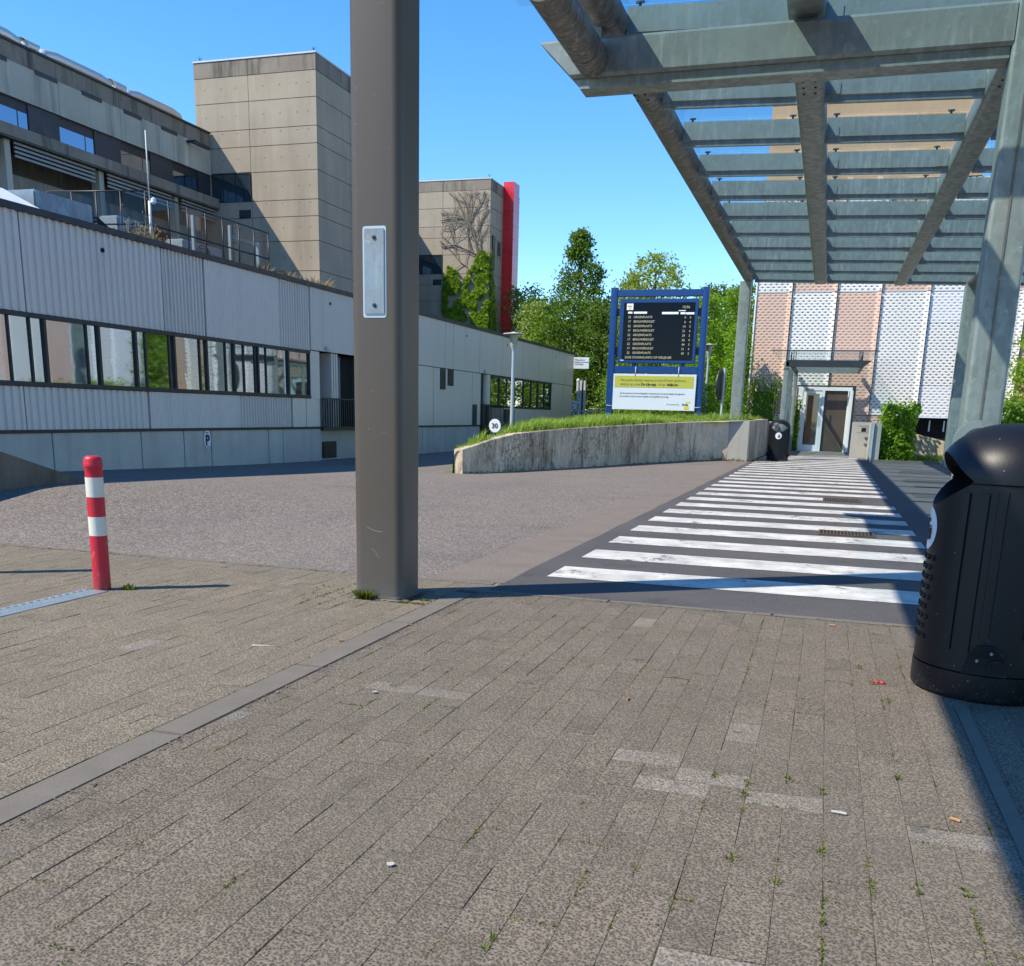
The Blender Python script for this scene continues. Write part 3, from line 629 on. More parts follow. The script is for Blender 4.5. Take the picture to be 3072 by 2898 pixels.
# cross frame beam with oblique free end
prof = [(14.50, 6.08), (14.47, 6.02), (14.5, 5.99), (14.98, 5.99), (14.98, 6.62), (14.5, 6.62)]
def beam_section(x, sh):
    # box 6.13..6.64 plus projecting bottom lip
    return [(x + sh * (6.64 - z), y, z) for (y, z) in ((14.50, 6.60), (14.54, 6.64), (14.95, 6.64), (14.99, 6.60), (14.99, 6.19), (14.95, 6.15), (14.54, 6.15), (14.50, 6.19))]
MB().loops([beam_section(-4.36, 1.02), beam_section(1.72, 0.0)], sm=False).build('cross_beam', 'galv', can)
b = MB(); lip = lambda x, sh: [(x + sh * (6.64 - z), y, z) for (y, z) in ((14.58, 6.149), (14.92, 6.149), (14.92, 6.05), (14.58, 6.05))]
b.loops([lip(-4.36, 1.02), lip(1.70, 0)], sm=False); b.box(-3.76, 14.56, 6.018, 1.70, 14.94, 6.049); b.build('beam_rail', 'galv', can)
MB().tube([(-3.58, 11.9, 6.36), (-3.58, 13.95, 6.36)], 0.22, 28).build('strut_tube', 'galv_tube', can)
MB().box(-3.68, 11.9, 6.5, -3.48, 12.1, 6.85).build('short_post', 'galv', can)
MB().tube([(-3.56, -4, 6.36), (-3.56, 7.49, 6.36)], 0.2, 24).build('strut_tube', 'galv_tube', can)  # unseen edge tube, added to shade the paving at the lower right
MB().tube([(-3.58, 13.96, 6.36), (-3.58, 14.50, 6.36)], 0.228, 28).build('strut_collar', 'galv_tube', can)
b = MB(); b.box(-3.70, 14.62, 6.64, -3.50, 14.82, 6.98); b.tube([(-3.6, 14.72, 6.98), (-3.6, 14.72, 7.02)], 0.13, 12); b.build('short_post', 'galv', can)
# underside bolt plates next to the cross beam
for cx_ in (-3.5, -0.79, 2.09):
    b = MB()
    for sx in (-0.09, 0.09):
        for k in range(5):
            y = 16.6 + 0.3 * k; b.box(cx_ + sx - 0.018, y, zr(cx_) - 0.036, cx_ + sx + 0.018, y + 0.07, zr(cx_) - 0.029)
    b.build('bolt_slots', 'black', can)
for (x0, x1, y0) in ((1.71, 2.19, 14.5), (4.33, 4.80, 40.75), (-3.80, -3.36, 40.8)):
    y1 = y0 + 0.46; top = 7.0 if y0 < 20 else (6.8 if x0 < 0 else 6.60)
    c = MB().rrect('z', -0.1, top, x0, x1, y0, y1, 0.055, 5).build('column', 'galv', can)
    if y0 < 20:
        b = MB(); b.box(x0 + 0.2, y0 - 0.012, 0.0, x0 + 0.225, y0 + 0.01, 6.0); b.build('weld_seam', 'galv_tube', c)
b = MB(); b.loops([[(1.72, 14.5, 6.0), (1.72, 14.96, 6.0), (1.72, 14.96, 6.5), (1.72, 14.5, 6.5)], [(2.19, 14.5, 6.35), (2.19, 14.96, 6.35), (2.19, 14.96, 7.0), (2.19, 14.5, 7.0)]], sm=False)
# half round flange low on the near column
b = MB(); rings = []
for r, yy in ((0.30, 14.36), (0.30, 14.49), (0.20, 14.49), (0.20, 14.36)):
    rings.append([(1.92 + r * math.cos(a * math.pi / 16), yy, 1.36 + r * math.sin(a * math.pi / 16)) for a in range(33)])
rings.append(rings[0]); b.loops(rings, True, False); b.box(2.19, 14.6, 1.50, 3.6, 14.68, 1.60)
b.build('pipe_flange', 'galv', can)
MB().loops([[(1.92 + r * math.cos(a * math.pi / 12), yy, 1.36 + r * math.sin(a * math.pi / 12)) for a in range(24)] for r, yy in ((0.198, 14.45), (0.198, 14.49))]).build('flange_web', 'galv', can)

# ------------------------------------------------------------------ bollards
def bollard(loc, label):
    x, y = loc; t = thing('bollard', label, 'bollard', (x, y, 0), 'red and white bollards on the left paving')
    r = 0.072
    def seg(n_, z0, z1, m_, rr=r):
        MB().lathe(x, y, [(rr, z0), (rr, z1)], 28).build(n_, m_, t)
    seg('lower_tube', 0, 0.475, 'red'); seg('white_band', 0.4755, 0.638, 'cream', r + .0015); seg('red_band', 0.6385, 0.805, 'red'); seg('white_band', 0.8055, 0.972, 'cream', r + .0015)
    MB().lathe(x, y, [(r, 0.973), (r, 1.045), (r + 0.006, 1.055), (r + 0.008, 1.085), (r + 0.003, 1.095), (r + .005, 1.115), (r - 0.006, 1.14), (r - 0.02, 1.15), (0.001, 1.152)], 28).build('cap', 'red', t)
    return t
bollard((-5.93, 6.90), 'red and white striped bollard at the end of the flush steel strip')
bollard((-7.52, 7.08), 'second striped bollard farther left that throws its shadow on the paving')
b = MB(); b.box(-6.05, 2.0, -0.03, -5.81, 6.83, 0.006); b.build('steel_strip', 'galv_plate', origin=(-5.93, 4.4, 0))
tag(bpy.data.objects['steel_strip'], 'flush grey steel strip let into the paving in front of the striped bollard', 'steel strip')
b = MB()
for k in range(60):
    y = 2.05 + k * 0.08
    b.tube([(-6.03, y, .006), (-5.99, y + .03, .009)], .003, 4); b.tube([(-5.93, y + .03, .006), (-5.89, y, .009)], .003, 4)
so = b.build('tread_marks', 'galv_plate', bpy.data.objects['steel_strip'])

# ------------------------------------------------------------------ litter bins
def litter_bin(x, y, face, label):
    """face: direction in degrees in which the mouth looks"""
    t = thing('litter_bin', label, 'litter bin', (x, y, 0), 'black domed litter bins')
    a0 = rad(face); ca, sa = math.cos(a0), math.sin(a0)
    def W(f, s, z): return (x + f * ca - s * sa, y + f * sa + s * ca, z)      # f forward, s sideways
    Rb = 0.42; n = 64
    def ring(r, z): return [W(r * math.cos(2 * math.pi * k / n), r * math.sin(2 * math.pi * k / n), z) for k in range(n)]
    MB().loops([ring(Rb - 0.03, 0.0), ring(Rb - 0.005, 0.015), ring(Rb, 0.04), ring(Rb, 0.168)]).build('base_ring', 'bin', t)
    body = MB(); P = [(Rb - 0.014, 0.170), (Rb - 0.004, 0.176), (Rb - 0.004, 0.5), (Rb - 0.006, 0.9), (Rb - 0.006, 1.268), (Rb + 0.004, 1.276)]
    for k in range(0, 17):
        a = rad(90 * k / 16); P.append((max(0.002, (Rb + 0.004) * math.cos(a) ** 0.9), 1.29 + 0.325 * math.sin(a)))
    body.loops([ring(r, z) for r, z in P])
    ob = body.build('shell', 'bin', t)
    # cut the lens-shaped mouth right through
    cut = MB(); pts = []
    for k in range(25): q = -1 + 2 * k / 24; pts.append((0.33 * q, 1.285 + 0.155 * (1 - abs(q) ** 2.1)))
    for k in range(1, 24): q = 1 - 2 * k / 24; pts.append((0.33 * q, 1.285 - 0.165 * (1 - abs(q) ** 1.7)))
    cut.loops([[W(f, s, z) for s, z in pts] for f in (-0.8, 0.8)], sm=False)
    co = cut.build('cutter', 'black', t); md = ob.modifiers.new('cut', 'BOOLEAN'); md.object = co; md.operation = 'DIFFERENCE'; md.solver = 'EXACT'
    bpy.context.view_layer.update(); dg = bpy.context.evaluated_depsgraph_get()
    me = bpy.data.meshes.new_from_object(ob.evaluated_get(dg)); ob.modifiers.clear(); ob.data = me; me.materials.clear(); me.materials.append(M['bin'])
    bpy.data.objects.remove(co)
    # side ribs on the flat back half
    for s_ in (-1, 1):
        for (d0, d1, z0, z1) in ((-33, -25, 0.42, 1.235), (-20, -12, 0.40, 1.235), (12, 20, 0.40, 1.235), (25, 33, 0.30, 1.22), (40, 48, 0.3, 1.22)):
            b = MB(); rg = []
            for z in (z0, z1):
                rg.append([W(rr * math.sin(rad(d)), s_ * rr * math.cos(rad(d)), z) for rr, d in ((Rb - 0.012, d0), (Rb + 0.007, d0 + 0.8), (Rb + 0.007, (d0 + d1) / 2), (Rb + 0.007, d1 - 0.8), (Rb - 0.012, d1))])
            b.loops(rg, sm=False).build('rib', 'bin', t)
        b = MB(); pts = [(-3, 0.178), (-2, 0.27), (0, 0.325), (8, 0.36), (19, 0.355), (25, 0.29), (28, 0.178)]
        b.loops([[W(r * math.sin(rad(d)), s_ * r * math.cos(rad(d)), z) for d, z in pts] for r in (Rb - 0.02, Rb + 0.028)], sm=False)
        lk = b.build('lock_plate', 'bin', t)
        for (d, z, r) in ((9, 0.315, 0.009), (18, 0.265, 0.009)):
            MB().loops([[W((Rb + q) * math.sin(rad(d)) + r2 * math.cos(u * math.pi / 5), s_ * (Rb + q) * math.cos(rad(d)), z + r2 * math.sin(u * math.pi / 5)) for u in range(10)] for r2, q in ((r, 0.026), (r, 0.034))]).build('screw', 'galv_plate', lk)
        c0 = rad(5); rb = MB(); rg = []
        for r2, q in ((0.045, 0.026), (0.045, 0.037), (0.036, 0.037), (0.036, 0.031)):
            rg.append([W((Rb + q) * math.sin(c0) + r2 * math.cos(u * math.pi / 12), s_ * (Rb + q) * math.cos(c0), 0.235 + r2 * math.sin(u * math.pi / 12)) for u in range(24)])
        rb.loops(rg); 
        for kx in (-0.018, 0, 0.018): rb.box(*[min(a_, b_) for a_, b_ in zip(W((Rb + .03) * math.sin(c0) + kx - .003, s_ * (Rb + .029) * math.cos(c0), .215), W((Rb + .03) * math.sin(c0) + kx + .003, s_ * (Rb + .035) * math.cos(c0), .255))], *[max(a_, b_) for a_, b_ in zip(W((Rb + .03) * math.sin(c0) + kx - .003, s_ * (Rb + .029) * math.cos(c0), .215), W((Rb + .03) * math.sin(c0) + kx + .003, s_ * (Rb + .035) * math.cos(c0), .255))])
        rb.build('embossed_ring', 'bin', lk)
    # round sticker, a raised field of studs
    for f_ in (1,):
        b = MB(); rg = []
        for rr, off in ((0.128, 0.0), (0.128, 0.004), (0.001, 0.0045)):
            q = []
            for u in range(32):
                s_, z = rr * math.cos(u * math.pi / 16) * 0.95, 0.98 + rr * math.sin(u * math.pi / 16); r_ = Rb - 0.004 + off
                q.append(W(math.sqrt(r_ * r_ - s_ * s_), s_, z))
            rg.append(q)
        st = b.loops(rg).build('sticker', 'sign_white', t)
        pic = MB()
        def patch(s0, z0, s1, z1, dx=0.0):
            r_ = Rb + 0.003; q = [(s0, z0), (s1, z0), (s1 + dx, z1), (s0 + dx, z1)]
            pic.loops([[W(math.sqrt((r_ + e) ** 2 - s * s), s, z) for s, z in q] for e in (0, 0.002)], sm=False)
        patch(0.02, 0.915, 0.055, 0.985); patch(-0.012, 0.91, 0.006, 0.985); patch(-0.035, 0.93, -0.02, 1.0, 0.02); patch(-0.005, 1.02, 0.02, 1.045); patch(0.015, 0.99, 0.05, 1.0)
        pic.build('pictogram', 'ink', st)
    b = MB()
    for r_ in range(9):
        for c_ in range(-2, 3):
            s_ = (c_ + 0.5 * (r_ % 2)) * 0.062; z = 0.33 + r_ * 0.06
            if abs(s_) > 0.15: continue
            f = math.sqrt(Rb ** 2 - s_ ** 2) - 0.006
            b.loops([[W(f + e, s_ + rr * math.cos(u * math.pi / 4), z + rr * 1.2 * math.sin(u * math.pi / 4)) for u in range(8)] for rr, e in ((0.014, 0), (0.012, 0.010), (0.005, 0.013))])
    b.build('studs', 'bin', t)
    return t
litter_bin(1.075, 6.46, 183, 'large black domed litter bin in the right foreground, mouth turned to the left')
b2 = litter_bin(-1.80, 40.6, 270, 'black domed litter bin beside the pale end of the retaining wall')

# ------------------------------------------------------------------ grey low building (left)
XB = -15.3
lb = thing('low_office_building', 'long low grey clad building with mirrored ribbon windows and concrete plinth', 'building', (XB, 30, 0))
def face(b, x, y0, z0, y1, z1): b.quad((x, y0, z0), (x, y1, z0), (x, y1, z1), (x, y0, z1))
MB().box(XB - 14, 4, -0.5, XB - 0.14, 28.12, 5.14).build('core', 'dark_frame', lb)
MB().box(XB - 14, 31.4, -0.5, XB - 0.14, 60.30, 5.14).build('core', 'dark_frame', lb)
MB().box(XB - 14, 28.13, -0.5, XB - 1.1, 31.39, 5.14).build('core', 'dark_frame', lb)
b = MB(); b.box(XB - 14, 4, 5.145, XB + 0.05, 60.36, 5.27); b.build('roof_edge', 'dark_frame', lb)
# plinth panels
def plist(ys, z0, z1, name, mat, x=XB, th=0.12, gap=0.04, ribs=None):
    for i, (a, c) in enumerate(zip(ys, ys[1:])):
        rp = ribs[i] if ribs else None
        b = MB(); a2, c2 = a + gap / 2, c - gap / 2
        if not rp: b.box(x - th, a2, z0, x, c2, z1)
        else:
            d = 0.045 if rp > 0.1 else 0.015; prof = []; y = a2
            while y + rp < c2:
                prof += [(x - d, y), (x - d, y + rp * 0.52), (x, y + rp * 0.62), (x, y + rp * 0.90)]; y += rp
            prof += [(x - d, y), (x - d, c2)]
            pts = prof + [(x - th, c2), (x - th, a2)]
            i0 = len(b.v); n = len(prof)
            b.v += [(px_, py_, z0) for px_, py_ in prof] + [(px_, py_, z1) for px_, py_ in prof]
            for k in range(n - 1): b.f.append((i0 + k, i0 + k + 1, i0 + n + k + 1, i0 + n + k)); b.sm.append(False)
            b.quad((x - th, a2, z0), (x - d, a2, z0), (x - d, a2, z1), (x - th, a2, z1)); b.quad((x - th, c2, z0), (x - d, c2, z0), (x - d, c2, z1), (x - th, c2, z1))
        b.build(name, mat, lb)
plist([4, 7, 10, 13, 16.67, 19.46, 21.08, 22.23, 25.02, 25.83, 28.12], -0.4, 0.94, 'plinth_panel', 'conc_plinth')
plist([31.4, 34, 36.4, 38.9, 41.6, 42.7, 43.2], -0.4, 0.94, 'plinth_panel', 'conc_plinth'); plist([45.0, 48, 51, 54, 57, 60.3], -0.4, 0.94, 'plinth_panel', 'conc_plinth')
MB().box(XB - 0.10, 4, 0.945, XB + 0.03, 28.13, 1.0).build('sill_rail', 'dark_frame', lb)
MB().box(XB - 0.10, 31.4, 0.945, XB + 0.03, 60.3, 1.0).build('sill_rail', 'dark_frame', lb)
rw, rf = 0.2, 0.1
plist([4, 8, 12, 16.06, 19.86, 23.63, 26.41, 27.23, 28.12], 1.01, 1.855, 'lower_panel', 'clad', ribs=[rw, rw, rw, rw, rf, 0.14, None, None])
plist([4, 8, 12, 16.32, 20.63, 22.27, 25.82, 27.63], 3.285, 5.14, 'upper_panel', 'clad', ribs=[rw, rw, rw, rw, 0.14, rf, 0.14])
plist([27.63, 31.4, 36.0, 38.77, 39.7, 43.04, 46.28, 49.66, 52.77, 55.34, 58.34, 60.35], 3.31, 5.14, 'upper_panel', 'clad', ribs=[rf] * 2 + [None] * 9)
plist([31.4, 34.6, 37.53, 42.1, 43.25], 1.01, 3.28, 'middle_panel', 'clad')
plist([44.12, 44.6], 1.01, 3.28, 'middle_panel', 'clad'); plist([55.4, 58.0, 60.3], 1.01, 3.28, 'middle_panel', 'clad')
plist([44.62, 46.6, 49.2, 52.2, 55.39], 1.01, 1.80, 'lower_panel', 'clad')
MB().box(XB - 0.05, 27.54, 1.86, XB, 28.12, 3.28).build('pier_panel', 'clad', lb)
# window band
def window(y0, y1, z0, z1, name='window', glassmat='mirror', thin=()):
    f = MB(); w = 0.035; xo = XB + 0.002
    f.box(XB - 0.12, y0, z0 - 0.09, xo + 0.02, y1, z0); f.box(XB - 0.12, y0, z1, xo + 0.02, y1, z1 + 0.085)
    f.box(XB - 0.07, y0, z0, xo, y0 + w, z1); f.box(XB - 0.07, y1 - w, z0, xo, y1, z1)
    for q in thin: f.box(XB - 0.07, q - 0.022, z0, XB - 0.02, q + 0.022, z1)
    o = f.build(name, 'dark_frame', lb)
    cuts = [y0 + w] + list(thin) + [y1 - w]
    for a, c in zip(cuts, cuts[1:]):
        p = MB(); e1, e2 = U(-.003, .003), U(-.003, .003); x = XB - 0.05
        p.quad((x + e1, a, z0), (x - e1, c, z0), (x - e1 + e2, c, z1), (x + e1 + e2, a, z1)); p.build('pane', glassmat, o)
MU = [4, 7, 10, 13, 14.7, 16.73, 18.3, 19.51, 20.92, 22.24, 23.47, 24.64, 26.28, 27.53]
TH = [5.5, 8.5, 11.5, 13.9, 15.8, 16.35, 17.94, 19.86, 20.74, 21.96, 23.09, 23.95, 24.5, 25.07]
for a, c in zip(MU, MU[1:]): window(a, c, 1.955, 3.19, thin=[q for q in TH if a + .1 < q < c - .1])
for a, c in zip([44.62, 46.0, 48.4, 50.0, 51.4, 52.7, 54.0, 55.39], [46.0, 48.4, 50.0, 51.4, 52.7, 54.0, 55.39]): window(a, c, 1.9, 3.2, thin=[(a + c) / 2] if c - a > 2 else [])
# door bays
def doorbay(y0, y1, yd):
    MB().box(XB - 0.6, y0, 0.9, XB - 0.5, yd, 3.28).build('door', 'dark_panel', lb)
    MB().box(XB - 0.62, yd + 0.55, 1.0, XB - 0.56, y1, 3.28).build('door_glass', 'mirror', lb)
    b = MB(); y = yd + 0.02
    while y < yd + 0.5: b.box(XB - 0.5, y, 1.0, XB - 0.02, y + 0.1, 3.28); y += 0.16
    b.build('pier_ribs', 'clad', lb)
    b = MB(); b.box(XB - 0.9, y0, 0.90, XB + 0.1, y1, 1.0); b.build('landing', 'dark_frame', lb)
    MB().box(XB - 1.0, y0, -0.4, XB - 0.2, y1, 0.9).build('recess_wall', 'conc_plinth', lb)
    v = MB(); v.box(XB - 0.2, y0 + 0.4, 0.0, XB - 0.17, y0 + 1.35, 0.53); vo = v.build('vent_grille', 'dark_frame', lb)
    v = MB()
    for k in range(8): v.box(XB - 0.17, y0 + 0.46, 0.04 + k * 0.06, XB - 0.145, y0 + 1.29, 0.07 + k * 0.06)
    v.build('louvre', 'dark_panel', vo)
    r = MB(); r.box(XB + 0.05, y0, 1.86, XB + 0.09, y1, 1.9); y = y0
    while y < y1: r.box(XB + 0.055, y, 1.0, XB + 0.085, y + 0.03, 1.86); y += 0.16
    r.build('railing', 'dark_frame', lb)
doorbay(28.14, 31.38, 28.92); doorbay(43.27, 44.6, 43.95)
r = MB(); r.box(XB + 0.05, 43.3, 1.9, XB + 0.09, 46.6, 1.94); y = 43.4
while y < 46.5: r.box(XB + 0.055, y, 1.0, XB + 0.085, y + 0.03, 1.9); y += 0.2
r.build('railing', 'dark_frame', lb)
MB().box(XB + 0.04, 46.7, 0.2, XB + 0.12, 48.1, 1.75).build('dark_screen', 'dark_panel', lb)
for (y0, y1, z0, z1) in ((38.23, 38.80, 2.45, 3.29), (39.07, 39.72, 2.62, 3.29), (42.16, 42.72, 1.0, 1.91)):
    v = MB().box(XB - 0.02, y0, z0, XB + 0.025, y1, z1).build('louvre_panel', 'dark_panel', lb)
    s_ = MB(); z = z0 + 0.03
    while z < z1 - 0.04: s_.box(XB + 0.026, y0 + .02, z, XB + 0.04, y1 - .02, z + 0.02); z += 0.06
    s_.build('louvre', 'dark_frame', v)
for (y, z) in ((28.6, 3.40), (43.7, 3.42)):
    w_ = MB().box(XB, y - 0.12, z - 0.07, XB + 0.12, y + 0.12, z + 0.07).build('wall_lamp', 'white_dull', lb, bevel=0.03)
for y in (18.6, 28.9, 41.3, 47.0, 56.1):
    b = MB(); b.tube([(XB - 0.02, y, 4.78), (XB + 0.012, y, 4.78)], 0.045, 12); b.build('drain_hole', 'black', lb)
# parking plate on the plinth
pk = thing('parking_sign', 'small white oval plate with a black P on the concrete plinth', 'sign', (XB, 22.03, 0.72))
b = MB(); pts = [(22.03 + 0.145 * math.cos(a * math.pi / 14), 0.72 + 0.24 * math.sin(a * math.pi / 14)) for a in range(28)]
b.loops([[(XB + e, y, z) for y, z in pts] for e in (0.01, 0.03)], sm=False).build('plate', 'sign_white', pk)
text('letter', 'P', 'ink', pk, (XB + 0.033, 21.93, 0.58), 0.36, (90, 0, 90), bold=0.012)
text('small_mark', 'A-B', 'ink', pk, (XB + 0.033, 21.96, 0.87), 0.06, (90, 0, 90)); MB().box(XB + .03, 21.98, 0.52, XB + .035, 22.1, .54).build('bar_mark', 'ink', pk)
# dark ramp wall wedge
b = MB(); y_ = [9.0, 11.88, 13.75]; zt = [1.55, 0.83, 0.26]
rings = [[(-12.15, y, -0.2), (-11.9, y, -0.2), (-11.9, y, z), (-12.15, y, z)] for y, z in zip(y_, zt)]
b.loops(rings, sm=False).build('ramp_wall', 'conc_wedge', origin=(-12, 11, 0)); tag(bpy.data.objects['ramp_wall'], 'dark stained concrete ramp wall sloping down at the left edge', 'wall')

# roof things on the low building
def pole(x, y, z0, z1):
    p = thing('aerial_pole', 'thin pale pole with a small spotlight rising from the roof of the low building', 'pole', (x, y, z0))
    MB().tube([(x, y, z0), (x, y, z0 + 1.2)], 0.035, 8).build('pole_foot', 'white_dull', p); MB().tube([(x, y, z0 + 1.2), (x, y, z1)], 0.016, 6).build('rod', 'white_dull', p)
    MB().lathe(x + 0.12, y, [(0.02, z0 + 1.12), (0.07, z0 + 1.16), (0.06, z0 + 1.25), (0.01, z0 + 1.28)], 10).build('spotlight', 'white', p)
pole(-16.6, 22.0, 5.27, 8.07)
fn = thing('glass_roof_fence', 'dark framed glass fence standing along the flat roof of the low building', 'fence', (-16.8, 22.3, 5.27))
def glass_run(p0, p1, n, zt=6.74, zb=5.35, zm=6.0):
    p0, p1 = Vector(p0), Vector(p1); d = (p1 - p0)
    MB().tube([p0 + Vector((0, 0, zt)), p1 + Vector((0, 0, zt))], 0.022, 6).build('top_rail', 'dark_frame', fn)
    MB().tube([p0 + Vector((0, 0, zm)), p1 + Vector((0, 0, zm))], 0.022, 6).build('middle_rail', 'dark_frame', fn)
    for k in range(n + 1):
        q = p0 + d * k / n; MB().tube([q + Vector((0, 0, 5.27)), q + Vector((0, 0, zt))], 0.022, 6).build('post', 'dark_frame', fn)
        if k < n:
            q2 = p0 + d * (k + 1) / n; m_ = MB(); g = d.normalized() * 0.05
            m_.quad((q + g) + Vector((0, 0, zb)), (q2 - g) + Vector((0, 0, zb)), (q2 - g) + Vector((0, 0, zt - 0.03)), (q + g) + Vector((0, 0, zt - 0.03))); m_.build('pane', 'fence_glass', fn)
glass_run((-16.9, 22.35, 0), (-16.9, 28.0, 0), 7); glass_run((-19.6, 21.9, 0), (-16.95, 22.3, 0), 4, 6.78)
# units behind the glass
def ac(x, y, z, lab, w=1.5, h=1.0):
    a = thing('air_conditioner', lab, 'air conditioner', (x, y, z), 'outdoor air conditioning units on the roof')
    MB().box(x - 0.3, y - w / 2, z, x + 0.3, y + w / 2, z + h).build('casing', 'white_dull', a, bevel=0.03)
    g = MB(); 
    for r in (0.34, 0.26, 0.18, 0.10):
        g.tube([(x + 0.315, y + r * math.cos(k * math.pi / 10), z + h / 2 + r * math.sin(k * math.pi / 10)) for k in range(21)], 0.012, 5, False)
    g.build('fan_guard', 'dark_frame', a); MB().tube([(x + .3, y, z + h / 2), (x + .32, y, z + h / 2)], 0.08, 10).build('fan_hub', 'dark_frame', a)
    MB().box(x - 0.25, y - w / 2 + 0.1, z - 0.15, x + 0.25, y - w / 2 + 0.2, z).build('foot', 'dark_frame', a); MB().box(x - 0.25, y + w / 2 - 0.2, z - 0.15, x + 0.25, y + w / 2 - 0.1, z).build('foot', 'dark_frame', a)
ac(-18.8, 23.9, 5.42, 'boxy air conditioner nearest the corner of the glass fence'); ac(-18.3, 26.2, 5.42, 'pale air conditioner behind the middle of the long glass run', 1.9, 0.75); ac(-19.6, 22.5, 5.42, 'air conditioner behind the short glass run', 1.2, 1.15)
rf_ = thing('roof_frame', 'white steel frame with posts behind the far end of the glass fence', 'frame', (-18.2, 28, 5.27))
for (x, y, zt_) in ((-17.4, 24.9, 6.7), (-17.4, 26.7, 6.75), (-17.4, 28.2, 6.5)): MB().box(x - .04, y - .04, 5.27, x + .04, y + .04, zt_).build('post', 'white_dull', rf_)
MB().box(-17.43, 26.75, 6.4, -17.37, 28.15, 6.48).build('top_bar', 'white_dull', rf_)
sk = thing('roof_light', 'white pyramid roof light on the left part of the low roof', 'roof light', (-17.3, 17, 5.27))
b = MB(); b.loops([[(-18.6, 14.5, 5.5), (-16.4, 14.5, 5.5), (-16.4, 18.3, 5.5), (-18.6, 18.3, 5.5)], [(-18.3, 15.5, 6.0), (-17.4, 15.5, 6.0), (-17.4, 18.15, 6.0), (-18.3, 18.15, 6.0)]], sm=False); b.build('dome', 'white', sk)
MB().box(-18.6, 14.5, 5.27, -16.4, 18.3, 5.49).build('upstand', 'white_dull', sk)
dk = thing('roof_duct', 'grey sheet metal duct box between the roof light and the glass fence', 'duct', (-17.5, 19, 5.27))
b = MB().box(-18.4, 18.5, 5.4, -16.9, 20.3, 6.05).build('duct_box', 'galv_plate', dk, bevel=0.03)
for k in range(3): MB().tube([(-17.2, 20.35, 5.6 + .12 * k), (-17.3, 20.9, 5.75 + .08 * k), (-17.4, 21.5, 5.6 + .06 * k)], 0.03, 8).build('hose', 'black_plastic', dk)
dp = thing('dry_shrub', 'dry brown shrub growing at the roof edge near the glass corner', 'shrub', (-16.3, 21.2, 5.27)); b = MB()
for k in range(500):
    x, y = -16.3 + random.gauss(0, .2), 21.3 + random.gauss(0, .42); h = 5.3 + abs(random.gauss(0, .28)) * max(.3, 1 - abs(y - 21.3)); s_ = U(.02, .05); a = U(0, 3.14)
    b.quad((x, y, h), (x + s_ * math.cos(a), y + s_ * math.sin(a), h + .02), (x + s_ * math.cos(a), y + s_ * math.sin(a), h + .06), (x, y, h + .05))
b.build('foliage', 'dry', dp, weld=False, leaf=True); b = MB()
for k in range(22): y = 21.3 + random.gauss(0, .3); b.tube([(-16.3, y, 5.27), (-16.3 + U(-.1, .1), y + U(-.15, .15), 5.27 + U(.25, .6))], .008, 4)
b.build('stems', 'dry', dp)
b = MB()
for k in range(240):
    y = random.choice([27.6, 28.9, 29.6, 26.2]) + random.gauss(0, .2); tuft(b, -15.9, y, 5.27, 2, U(.1, .4), .01, .08)
tag(b.build('roof_weeds', 'dry', weld=False, leaf=True), 'thin dry weeds along the low roof edge', 'weeds', kind='stuff')

